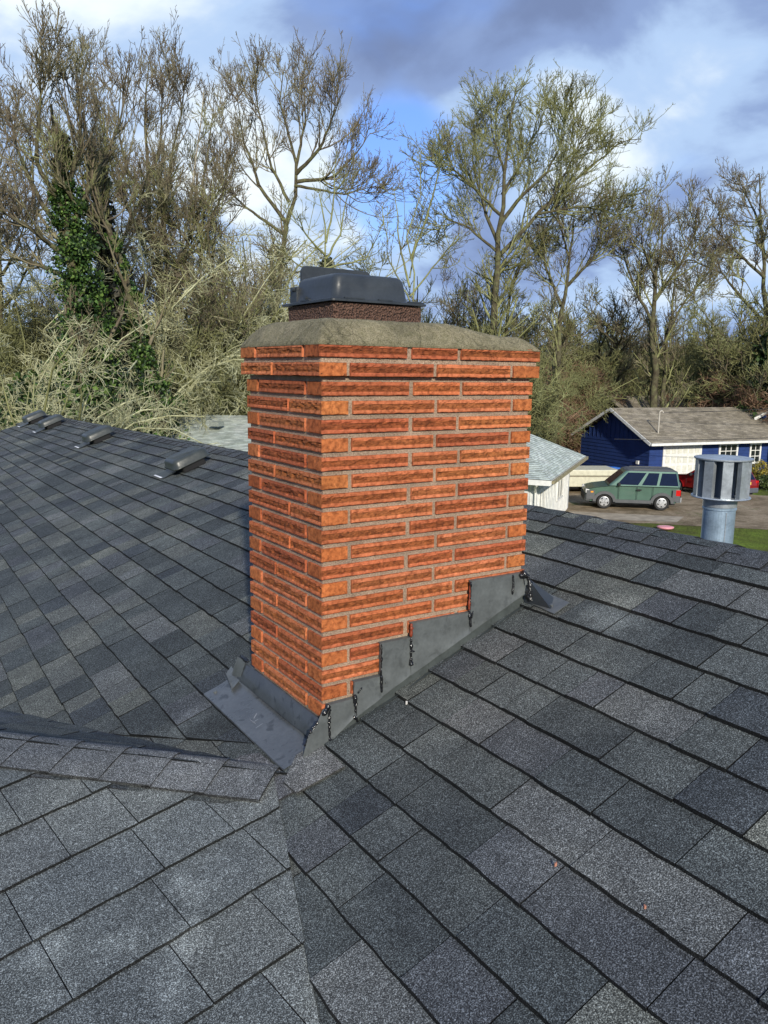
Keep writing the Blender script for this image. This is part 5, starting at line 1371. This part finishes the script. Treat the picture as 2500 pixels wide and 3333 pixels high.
ivy_on(T_, [cam_pt(x, y, d) for x, y in ((365, 890), (350, 760), (345, 620))], 2600, (.7, .45, .25), .11)
t4 = rooted(45, [(372, 905), (374, 760), (374, 600), (400, 480), (420, 360), (430, 230), (440, 150)], .20, .03)
T_, X = tree('bare_tree', 'slender bare tree with pale lichened stem, just right of the forked dark trunk', ground_pt(t4[0][1]),
             [t4, sk(45, [(374, 620), (350, 480), (345, 360)], .10, .03, 2), sk(45, [(376, 700), (420, 620), (448, 500)], .09, .03, -2)], .2, mats=(B_PALE, B_MOSS, B_MOSS), n=(10, 5, 5), ln=(2.6, 1.4, .8), rm=.020, up=.2, wander=.08)
d = 47
t5 = rooted(d, [(585, 800), (598, 640), (612, 500), (630, 400), (645, 330), (610, 210), (612, 100)], .36, .03)
S_ = [t5, sk(d, [(618, 470), (560, 380), (525, 260), (510, 140)], .15, .02, 3), sk(d, [(640, 350), (690, 290), (720, 210), (738, 150)], .15, .02, -3), sk(d, [(640, 370), (720, 360), (770, 300), (800, 250)], .14, .02, 2),
      sk(d, [(625, 420), (585, 330), (560, 200), (545, 110)], .12, .02, -2), sk(d, [(640, 330), (660, 220), (655, 110)], .12, .02, 1), sk(d, [(615, 500), (540, 440), (500, 400), (470, 330)], .12, .02, 1), sk(d, [(636, 380), (740, 400), (812, 380)], .11, .02, -1)]
T_, X = tree('bare_tree', 'dark trunked bare tree spreading directly above the left half of the chimney', ground_pt(t5[0][1]), S_, .4, mats=(B_DARK, B_TWIG, B_TWIG), n=(12, 5, 5), ln=(3.0, 1.6, .85), rm=.020, up=.2, wander=.08, t0=.2)
# near slender saplings behind the cap
d = 17
t6 = rooted(d, [(700, 760), (702, 600), (703, 540), (700, 470), (690, 400)], .07, .015)
S_ = [t6, sk(d, [(703, 560), (735, 500), (745, 420), (770, 350)], .03, .008, 1), sk(d, [(702, 550), (660, 500), (640, 440)], .03, .008, -1), sk(d, [(704, 520), (720, 430), (722, 350), (728, 290)], .03, .008, 0), sk(d, [(703, 580), (790, 560), (830, 470)], .028, .008, 1),
      sk(d, [(703, 600), (640, 570), (590, 520)], .025, .008, 0)]
tree('young_maple', 'thin young bare tree with few straight shoots right behind the flue cap', ground_pt(t6[0][1]), S_, .1, mats=(B_MOSS, B_MOSS, B_MOSS), n=(4, 4, 3), ln=(.9, .5, .2), rm=.0065, up=.12, t0=.3)
t6 = rooted(16, [(885, 760), (885, 600), (890, 470), (905, 380), (908, 300)], .05, .01)
S_ = [t6, sk(16, [(885, 620), (862, 520), (858, 430), (850, 390)], .03, .008, 1), sk(16, [(887, 560), (925, 450), (948, 350), (950, 270)], .035, .008, -1), sk(16, [(886, 640), (950, 560), (990, 500)], .025, .008, 0), sk(16, [(885, 600), (900, 500), (925, 400)], .02, .008, 1), sk(16, [(885, 650), (840, 560), (826, 440)], .02, .008, 1)]
tree('young_maple', 'thin young tree with long upright shoots between cap and large right tree', ground_pt(t6[0][1]), S_, .1, mats=(B_MOSS, B_MOSS, B_TWIG), n=(4, 4, 3), ln=(.8, .45, .2), rm=.0065, up=.14, t0=.3)
d = 45
t7 = rooted(d, [(1068, 760), (1070, 640), (1072, 540), (1085, 420), (1095, 300), (1110, 220), (1118, 125)], .38, .03)
S_ = [t7, sk(d, [(1075, 520), (1040, 420), (1020, 320), (1030, 220)], .13, .02, 2), sk(d, [(1078, 480), (1130, 400), (1180, 350), (1215, 270), (1225, 195)], .15, .02, -2), sk(d, [(1070, 560), (1160, 450), (1230, 380), (1290, 320), (1345, 270), (1385, 265)], .16, .02, 2),
      sk(d, [(1080, 450), (1010, 370), (960, 320), (935, 300)], .12, .02, -3), sk(d, [(1085, 400), (1140, 300), (1165, 200)], .11, .02, 2), sk(d, [(1160, 450), (1250, 430), (1310, 440), (1350, 470)], .09, .02, -1), sk(d, [(1090, 350), (1065, 260), (1055, 180)], .10, .02, 1),
      sk(d, [(1180, 440), (1230, 330), (1260, 260), (1290, 200)], .10, .02, 1), sk(d, [(1072, 540), (1010, 480), (960, 460), (930, 520)], .10, .02, 1)]
T_, X = tree('bare_tree', 'largest bare tree right of the chimney with mossy limbs and tall trunk', ground_pt(t7[0][1]), S_, .4, mats=(B_DARK, B_MOSS, B_MOSS), n=(16, 6, 5), ln=(3.0, 1.5, .8), rm=.020, up=.13, wander=.08, t0=.15)
t8 = rooted(46, [(1092, 760), (1100, 640), (1125, 560), (1160, 500)], .22, .04)
tree('bare_tree', 'thin companion stem leaning right beside the largest tree trunk', ground_pt(t8[0][1]), [t8, sk(46, [(1100, 640), (1130, 560), (1180, 520)], .08, .03, 2)], .2, mats=(B_DARK, B_MOSS, B_MOSS), n=(12, 6, 5), ln=(2.4, 1.3, .7), rm=.018, up=.02)
d = 46
t9 = rooted(d, [(1205, 800), (1208, 700), (1222, 620), (1235, 540), (1240, 450)], .30, .04)
tree('bare_tree', 'medium bare tree with forked trunk left of the blue house roof peak', ground_pt(t9[0][1]), [t9, sk(d, [(1212, 660), (1180, 580), (1165, 480)], .13, .03, 2), sk(d, [(1222, 620), (1280, 560), (1305, 480)], .13, .03, -2), sk(d, [(1230, 560), (1210, 480), (1200, 430)], .1, .02, 1)],
     .3, mats=(B_DARK, B_MOSS, B_TWIG), n=(12, 6, 5), ln=(2.8, 1.5, .8), rm=.020, up=.16, wander=.09)
d = 52
t10 = rooted(d, [(1412, 870), (1410, 740), (1415, 640), (1425, 540), (1430, 440)], .38, .04)
S_ = [t10, sk(d, [(1412, 700), (1370, 620), (1345, 540), (1360, 470)], .14, .03, 2), sk(d, [(1414, 650), (1470, 570), (1500, 500), (1505, 450)], .14, .03, -2), sk(d, [(1440, 720), (1480, 650), (1530, 590)], .12, .03, 2), sk(d, [(1415, 600), (1385, 520), (1390, 450)], .1, .02, -2), rooted(d + 1, [(1432, 870), (1440, 740), (1455, 640), (1465, 540)], .26, .03)]
tree('bare_tree', 'round crowned bare tree standing behind the brown roof of the blue house', ground_pt(t10[0][1]), S_, .4, mats=(B_DARK, B_MOSS, B_TWIG), n=(11, 6, 6), ln=(3.2, 1.6, .85), rm=.022, up=.16, wander=.09)
d = 56
t11 = rooted(d, [(1668, 860), (1655, 700), (1652, 560), (1648, 440), (1640, 350)], .34, .05)
S_ = [t11, sk(d, [(1655, 700), (1600, 640), (1560, 590), (1545, 550)], .17, .04, 2), sk(d, [(1652, 600), (1590, 540), (1540, 480), (1530, 450)], .14, .03, -2), sk(d, [(1650, 500), (1620, 420), (1600, 370)], .12, .03, 2), sk(d, [(1652, 560), (1720, 480), (1740, 400)], .14, .03, 2), sk(d, [(1560, 590), (1490, 560), (1440, 580)], .08, .03, 1)]
tree('bare_tree', 'rugged dark limbed bare tree cut off by the right edge of the photo', ground_pt(t11[0][1]), S_, .4, mats=(B_DARK, B_TWIG, B_TWIG), n=(10, 6, 6), ln=(2.9, 1.5, .8), rm=.023, wander=.18)
t12 = rooted(60, [(1541, 880), (1541, 800), (1540, 700), (1538, 620)], .09, .02)
tree('birch', 'slim pale stemmed birch between round tree and the right edge tree', ground_pt(t12[0][1]), [t12], .1, mats=(B_PALE, B_PALE, B_LICH), n=(14, 5, 4), ln=(1.8, .8, .4), rm=.012, ang=(55, 45, 45))

# ---- generic trees and shrubs: prototypes, then copies sharing their meshes
def generic(name, label, mats, H=13., nl=9, spread=3.2, rm=.016, n=(7, 5, 4), ln=(2.4, 1.3, .7), up=.1, loc=None, group=None, lean=.4, wander=.13, upl=.16, cat='tree', r0=.2):
    up = max(up, .0)
    loc = np.array(loc, float); z = lambda h: loc + V3(rng.normal() * .15, rng.normal() * .15, h)
    tr_ = [loc, z(H * .25), z(H * .5), z(H * .72), z(H * .92)]; S_ = [(tr_, r0, .03)]
    for i in range(nl):
        a = 2 * math.pi * i / nl + rng.uniform(-.4, .4); h0 = H * rng.uniform(.2, .7); l_ = spread * rng.uniform(.7, 1.2)
        p = loc + V3(0, 0, h0); pts = [p]; dd = V3(math.cos(a), math.sin(a), .6)
        for k in range(4): dd = dd / np.linalg.norm(dd) + V3(0, 0, upl); pts.append(pts[-1] + dd / np.linalg.norm(dd) * l_ / 2.6)
        S_.append((pts, r0 * .4, .02))
    T_, X = tree(name, label, loc, S_, r0, cat=cat, group=group, mats=mats, n=n, ln=ln, rm=rm, up=up, wander=wander)
    return T_
LM = [(-150, 'beyond the left edge'), (0, 'by the far left edge'), (90, 'behind the thick ivy column'), (190, 'near the narrow brown conifer'), (270, 'behind the leaning ivy trunk'), (350, 'by the forked dark trunk'), (430, 'right of the pale slender stem'),
      (510, 'just left of the chimney crown'), (590, 'above the chimney left shoulder'), (680, 'left of the flue cap'), (760, 'behind the flue cap'), (850, 'at the thin upright shoots'), (920, 'right of the flue cap'), (990, 'left of the largest tree trunk'), (1060, 'behind the largest tree trunk'),
      (1130, 'at the chimney right shoulder'), (1200, 'left of the blue gable'), (1260, 'behind the blue gable peak'), (1330, 'between blue gable and round tree'), (1400, 'behind the round crowned tree'), (1470, 'right of the round crowned tree'), (1540, 'by the slim pale birch'), (1610, 'by the right edge conifer'), (1690, 'past the right edge')]
def where(px, dist, s):
    w_ = [n_ for p_, n_ in LM if p_ <= px][-1] if px >= -150 else LM[0][1]
    return ('near ' if dist < 34 else 'middle distance ' if dist < 50 else 'far ' if dist < 64 else 'very far ') + ('tall ' if s > 1.12 else 'medium ' if s > .92 else 'low '), w_
_seen = {}
def copy_thing(src, loc, rz, s, label=None):
    if label:
        k_ = _seen.get(label, 0); _seen[label] = k_ + 1; label += ('', ', second one', ', third one', ', fourth one')[min(k_, 3)]
    c = src.copy(); sc.collection.objects.link(c); c.location = tuple(loc); c.rotation_euler = (0, 0, rz); c.scale = (s, s, s * rng.uniform(.9, 1.1))
    if label: c['label'] = label
    for ch in list(src.children):
        k = ch.copy(); sc.collection.objects.link(k); k.parent = c
    return c
GT = 'bare trees of the wood behind the houses'
def polar(px, dist):      # ground point on the picture column px at a distance
    v = pixdir(px, 820); v = V3(v[0], v[1], 0); v /= np.linalg.norm(v); q = CAM + v * dist; return V3(q[0], q[1], G - .1)
WL = 'bare woodland tree standing in the mixed wood behind the houses and chimney'
protos = [generic('woodland_tree', 'mossy bare woodland tree behind the thin upright shoots', (B_DARK, B_MOSS, B_MOSS), 14, 9, 3.6, .026, loc=polar(900, 58), group=GT),
          generic('woodland_tree', 'brownish bare woodland tree behind the left side of the blue gable', (B_DARK, B_TWIG, B_MOSS), 12, 8, 3.2, .026, loc=polar(1290, 62), group=GT, wander=.2),
          generic('woodland_tree', 'pale lichened bare tree left of the chimney crown, mid distance', (B_PALE, B_LICH, B_LICH), 11, 9, 3.0, .024, loc=polar(520, 52), group=GT, wander=.2, upl=.05, up=.0)]
tp = [generic('bare_tree', 'tall bare tree behind the wide crowned tree, filling its left gap', (B_DARK, B_TWIG, B_TWIG), 19.5, 11, 3.4, .020, n=(7, 5, 4), ln=(2.6, 1.4, .8), loc=polar(250, 44), group='tall bare trees behind the nearer ones', upl=.22, wander=.1, r0=.26),
      generic('bare_tree', 'tall mossy bare tree behind the slender pale stem', (B_DARK, B_MOSS, B_TWIG), 17.0, 10, 3.2, .020, n=(7, 5, 4), ln=(2.6, 1.4, .8), loc=polar(465, 43), group='tall bare trees behind the nearer ones', upl=.22, wander=.1, r0=.24)]
_tall = [(20, 45, 1, 1.0, 'tall mossy bare tree at the far left behind the ivy column'), (370, 46, 1, 1.0, 'tall mossy bare tree behind the forked dark trunk'), (550, 52, 0, .85, 'tall brownish bare tree left of the dark trunked spreading tree'), (1150, 54, 1, .62, 'tall mossy bare tree right behind the largest tree'), (-60, 44, 0, 1., 'tall brownish bare tree cut by the left edge'), (1000, 54, 0, .66, 'shorter brownish bare tree left of the largest tree'), (1330, 60, 0, .70, 'low brownish bare tree in the gap right of the largest tree')]
spots = [(-120, 56, 0, 1.1), (-40, 50, 2, 1.0), (110, 52, 2, .85), (230, 58, 0, .95), (420, 60, 0, .9), (590, 56, 1, .85), (700, 54, 2, .7), (760, 62, 1, 1.),
         (820, 54, 1, .72), (860, 68, 0, .78), (945, 60, 2, .8), (985, 66, 1, .9), (1030, 56, 0, .85), (1120, 62, 0, .95), (1160, 55, 1, .85), (1250, 70, 0, .9), (1330, 72, 1, .75), (1370, 66, 0, .7), (1480, 70, 1, .85), (1520, 64, 0, .8), (1590, 62, 0, .9), (1640, 58, 1, 1.), (1720, 60, 0, 1.1), (1800, 66, 1, 1.1),
         (1350, 95, 1, .9), (1310, 100, 0, .9), (1385, 90, 1, .8), (1500, 96, 0, 1.), (1230, 92, 1, .9), (1600, 98, 1, 1.), (900, 90, 0, .9), (800, 95, 1, .95), (960, 85, 0, .9), (1070, 90, 1, 1.)]
for px, dist, k, s, lb in _tall: copy_thing(tp[k], polar(px, dist), rng.uniform(0, 6.28), s, lb)
for px, dist, k, s in spots:
    if -80 < px < 1730: a_, b_ = where(px, dist, s); copy_thing(protos[k], polar(px, dist), rng.uniform(0, 6.28), s, a_ + ('mossy bare tree ', 'brownish bare tree ', 'pale lichened bare tree ')[k] + b_)

def shrub(name, label, loc, mats, R_, H, n0, n=(8, 7, 5), rm=.012, group=None, droop=.0, ln=(1.2, .7, .4), wander=.25):
    """many stems fanning from the ground, arching over"""
    loc = np.array(loc, float); T_ = thing(name, loc, label, 'shrub', group=group)
    a = rng.uniform(0, 2 * np.pi, n0); tl = rng.uniform(.1, 1., n0); K_ = 8
    P = np.empty((n0, K_, 3)); dd = nrmz(np.stack([np.cos(a) * tl * R_ / H, np.sin(a) * tl * R_ / H, np.ones(n0)], 1)); P[:, 0] = loc + np.stack([np.cos(a) * tl * R_ * .25, np.sin(a) * tl * R_ * .25, 0 * a], 1)
    Ls = H * rng.uniform(.7, 1.15, n0)
    for k in range(1, K_): dd = nrmz(dd + V3(0, 0, -droop * k / K_) + rng.normal(size=(n0, 3)) * wander * .5); P[:, k] = P[:, k - 1] + dd * (Ls / (K_ - 1))[:, None]
    R = np.linspace(rm * 4, rm * 1.2, K_)[None] * rng.uniform(.6, 1.3, n0)[:, None]
    v, f = tubes(P, R, 5); npmesh('stems', v, f, mats[0], T_, kind='stuff')
    L1, R1 = spawn(P, R, n[0], .15, 1., ln[0], 50, -droop * .3, 5, wander, .6, rm); L2, R2_ = spawn(L1, R1, n[1], .1, 1., ln[1], 50, -droop * .2, 4, wander, .8, rm * .9)
    L3, R3 = spawn(L2, R2_, n[2], .1, 1., ln[2], 50, .0, 3, wander, .8, rm * .8)
    v, f = combine([tubes(L1, R1, 3), tubes(L2, R2_, 3), tubes(L3, R3, 3)]); npmesh('crown', v, f, mats[1], T_, kind='stuff')
    return T_
GS = 'pale lichened shrubs along the left edge of the wood'
SL = 'tangled shrub of pale lichened twigs beyond the dark gable end'
s1 = shrub('lichen_shrub', 'tall upright pale lichened shrub at the left behind the far roof vents', polar(60, 28), (B_LICH, B_LICH), 2.8, 8.6, 20, n=(8, 5, 4), group=GS, droop=.28, wander=.3)
s2 = shrub('lichen_shrub', 'drooping pale lichened shrub beyond the dark gable end', polar(20, 26), (B_MOSS, B_LICH), 3.0, 7.6, 20, n=(8, 5, 4), group=GS, droop=.5, rm=.014, wander=.3)
for px, dist, k, s in [(30, 26, 0, .72), (130, 26, 0, .6), (-60, 27, 1, .9), (205, 28, 0, .62), (160, 33, 1, .8), (250, 31, 1, .62), (290, 46, 1, 1.5), (430, 47, 1, 1.5), (480, 49, 0, 1.7), (540, 47, 1, 1.7), (600, 50, 0, 1.7), (400, 51, 0, 1.8), (60, 40, 0, 1.3), (660, 48, 1, 1.5), (0, 38, 1, 1.25), (290, 40, 0, 1.3), (720, 48, 0, 1.3), (560, 52, 0, 1.9), (450, 54, 1, 1.9), (352, 46, 0, 1.5), (505, 46, 1, 1.3), (380, 46, 1, 1.2)]:
    a_, b_ = where(px, dist, s); copy_thing((s1, s2)[k], polar(px, dist), rng.uniform(0, 6.28), s, a_ + ('upright pale lichened shrub ', 'drooping pale lichened shrub ')[k] + b_)
GS2 = 'brown bare shrubs between the wood and the houses'
SB = 'brown bare shrub thicket filling the edge of the wood'
s3 = shrub('brown_shrub', 'rusty brown shrub thicket left of the blue gable', polar(1235, 60), (B_RUST, B_RUST), 2.6, 4.6, 26, group=GS2, rm=.018, ln=(1.3, .8, .45))
s4 = shrub('brown_shrub', 'reddish brown shrub left of the pale neighbouring roof', polar(390, 46), (B_RUST, B_RUST), 2.0, 3.2, 24, group=GS2, rm=.012)
for px, dist, k, s in [(1150, 52, 0, 1.2), (1190, 60, 0, 1.3), (1275, 62, 0, 1.2), (1330, 66, 0, 1.), (1400, 68, 0, 1.0), (1460, 66, 0, 1.1), (1530, 62, 0, 1.1), (1600, 60, 0, 1.2), (340, 46, 1, 1.5), (215, 31, 1, .8), (20, 24, 1, 1.1), (-30, 26, 1, 1.2), (1130, 52, 0, 1.1), (1660, 58, 0, 1.1)]:
    a_, b_ = where(px, dist, s); copy_thing((s3, s4)[k], polar(px, dist), rng.uniform(0, 6.28), s, a_ + 'rusty brown bare shrub ' + b_)
GS3 = 'mossy shrubs under the trees'
SM = 'mossy olive shrub tangle below the bare trees'
s5 = shrub('mossy_shrub', 'mossy olive shrub tangle left of the largest tree trunk', polar(1000, 45), (B_MOSS, B_MOSS), 2.8, 6.5, 26, group=GS3, rm=.017, ln=(1.5, .9, .5), droop=.2)
for px, dist, s in [(940, 42, 1.), (1040, 48, 1.2), (1110, 44, 1.1), (1170, 58, 1.2), (1220, 62, 1.1), (1280, 62, 1.1), (1340, 74, 1.), (1390, 74, 1.0), (1450, 72, 1.1), (1500, 68, 1.2), (1560, 66, 1.2), (1620, 64, 1.3), (1690, 60, 1.3), (720, 44, 1.1), (560, 42, 1.2), (450, 44, 1.3), (330, 46, 1.3), (210, 44, 1.3), (90, 46, 1.4), (-20, 44, 1.4), (640, 46, 1.3), (820, 46, 1.), (890, 44, 1.), (1120, 52, 1.)]:
    a_, b_ = where(px, dist, s); copy_thing(s5, polar(px, dist), rng.uniform(0, 6.28), s, a_ + 'mossy olive shrub ' + b_)
# ivy column copies and evergreens
def conifer(label, loc, H, R_, cols, n_=7000):
    T_ = thing('conifer', loc, label, 'conifer'); loc = np.array(loc)
    P = np.array([[loc, loc + V3(.1, 0, H * .5), loc + V3(0, .1, H)]]); v, f = tubes(P, np.array([[.22, .14, .03]]), 7); npmesh('trunk', v, f, B_DARK, T_)
    nb = 150; h = rng.uniform(.12, 1, nb); a = rng.uniform(0, 6.28, nb); l_ = R_ * (1 - h) ** .8 * rng.uniform(.6, 1.15, nb) + .15
    p0 = loc + np.stack([0 * h, 0 * h, h * H], 1); out = np.stack([np.cos(a), np.sin(a), -.25 + 0 * a], 1)
    Pb = np.stack([p0, p0 + out * (l_ * .5)[:, None], p0 + out * l_[:, None] + np.stack([0 * h, 0 * h, l_ * .12], 1)], 1)
    v, f = tubes(Pb, np.tile([[.04, .03, .012]], (nb, 1)), 3); npmesh('branches', v, f, B_DARK, T_, kind='stuff')
    i = rng.integers(0, nb, n_); t_ = rng.random(n_) ** .7; c = Pb[i, 0] * (1 - t_)[:, None] + Pb[i, 2] * t_[:, None] + rng.normal(size=(n_, 3)) * .13 - V3(0, 0, .12)
    leaves('foliage', c, .22, cols, T_)
DG = [(.020, .040, .014), (.032, .06, .018), (.05, .08, .024), (.014, .026, .011)]
conifer('narrow dark conifer rising between the two ivy trees at left', polar(232, 39), 15.0, 2.0, [(.05, .045, .028), (.06, .06, .035), (.035, .04, .02)], 4200)
conifer('dark green conifer at the right edge behind the blue house', polar(1650, 58), 9.0, 3.0, DG, 6000)
conifer('small grey green conifer directly behind the flue cap', polar(706, 50), 13.0, 2.4, [(.09, .10, .055), (.06, .07, .04), (.12, .125, .07)], 5000)
conifer('green conifer low in the wood right of the round tree', polar(1590, 60), 7.0, 2.4, DG, 3500)
def evergreen_bush(label, loc, R_, H, cols, n_, size=.13):
    T_ = thing('evergreen_shrub', loc, label, 'shrub'); loc = np.array(loc); nc = 60
    c = nrmz(rng.normal(size=(nc, 3))) * rng.uniform(.35, 1, (nc, 1)) * V3(R_, R_, H * .5) + loc + V3(0, 0, H * .5)
    i = rng.integers(0, nc, n_); o_ = nrmz(rng.normal(size=(n_, 3))) * (rng.random(n_) ** .4)[:, None] * R_ * .28
    leaves('foliage', c[i] + o_, size, cols, T_)
    P = np.array([[loc, loc + (q - loc) * .6, q] for q in c[:24]]); v, f = tubes(P, np.tile([[.05, .03, .012]], (24, 1)), 4); npmesh('stems', v, f, B_DARK, T_)
BG_ = [(.03, .07, .012), (.055, .12, .018), (.09, .17, .03), (.02, .04, .01), (.015, .03, .009)]
evergreen_bush('bright green ivy mound at the foot of the leaning tree', polar(335, 30), 1.4, 4.4, BG_, 7000)
evergreen_bush('dark green holly mass at the lower left edge', polar(20, 33), 2.6, 6.2, IVY, 8000)
evergreen_bush('dark green shrub mass under the thick ivy column', polar(140, 31), 2.4, 6.4, IVY, 8000)
evergreen_bush('tall dark ivy mass between leaning tree and forked trunk', polar(300, 38), 2.2, 7.5, IVY, 7000)
evergreen_bush('dark ivy mass beneath the dark trunked spreading tree', polar(590, 52), 2.6, 9., IVY, 6000)
evergreen_bush('dark evergreen thicket just left of the chimney stack', polar(470, 50), 2.6, 8.0, IVY, 6000)
evergreen_bush('dark green bush under the trees at the right edge', polar(1640, 62), 3.0, 6.0, [(.03, .055, .012), (.05, .09, .02), (.02, .035, .01)], 6000, .2)
evergreen_bush('yellow leaved bush beside the red car', at_z(1632, 1052, G), .8, 1.5, [(.35, .26, .03), (.25, .2, .04), (.16, .16, .04)], 3000, .07)
evergreen_bush('low dark bush by the porch of the blue house', at_z(1662, 1058, G), .9, 1.0, [(.05, .08, .02), (.08, .10, .03)], 2500, .07)

# dense far wood and undergrowth, one uncountable mass
n_ = 26000; px = rng.uniform(-250, 1950, n_); dist = rng.uniform(64, 105, n_)
v_ = np.array([pixdir(x, 820) for x in px]); v_[:, 2] = 0; v_ = nrmz(v_); base = CAM + v_ * dist[:, None]; base[:, 2] = G
hgt = rng.uniform(2, 10.0, n_) * (1.15 + .25 * np.sin(px * .011) + .15 * np.sin(px * .037)) * .68
z0_ = rng.uniform(0, 1, n_) ** .8 * hgt * .85; K_ = 4; P = np.empty((n_, K_, 3)); P[:, 0] = base + np.stack([0 * px, 0 * px, z0_], 1)
dd = nrmz(rng.normal(size=(n_, 3)) * .7 + V3(0, 0, .8))
for k in range(1, K_): dd = nrmz(dd + rng.normal(size=(n_, 3)) * .3 + V3(0, 0, .1)); P[:, k] = P[:, k - 1] + dd * rng.uniform(.3, .8, (n_, 1))
v, f = tubes(P, np.tile(np.linspace(.05, .018, K_)[None], (n_, 1)), 3)
npmesh('far_woodland', v, f, bark('far_wood_twigs', (.085, .08, .045), (.14, .135, .075), (.19, .19, .11), .4), kind='stuff')
n_ = 30000; px = rng.uniform(-250, 1950, n_); dist = rng.uniform(60, 82, n_); v_ = np.array([pixdir(x, 820) for x in px]); v_[:, 2] = 0; v_ = nrmz(v_); c = CAM + v_ * dist[:, None]
c[:, 2] = G + rng.random(n_) ** 1.3 * (3.2 + 1.2 * np.sin(px * .02) + np.sin(px * .053))
leaves('undergrowth', c, .42, [(.06, .065, .025), (.09, .085, .035), (.045, .055, .02), (.11, .09, .05), (.07, .09, .025)], None)
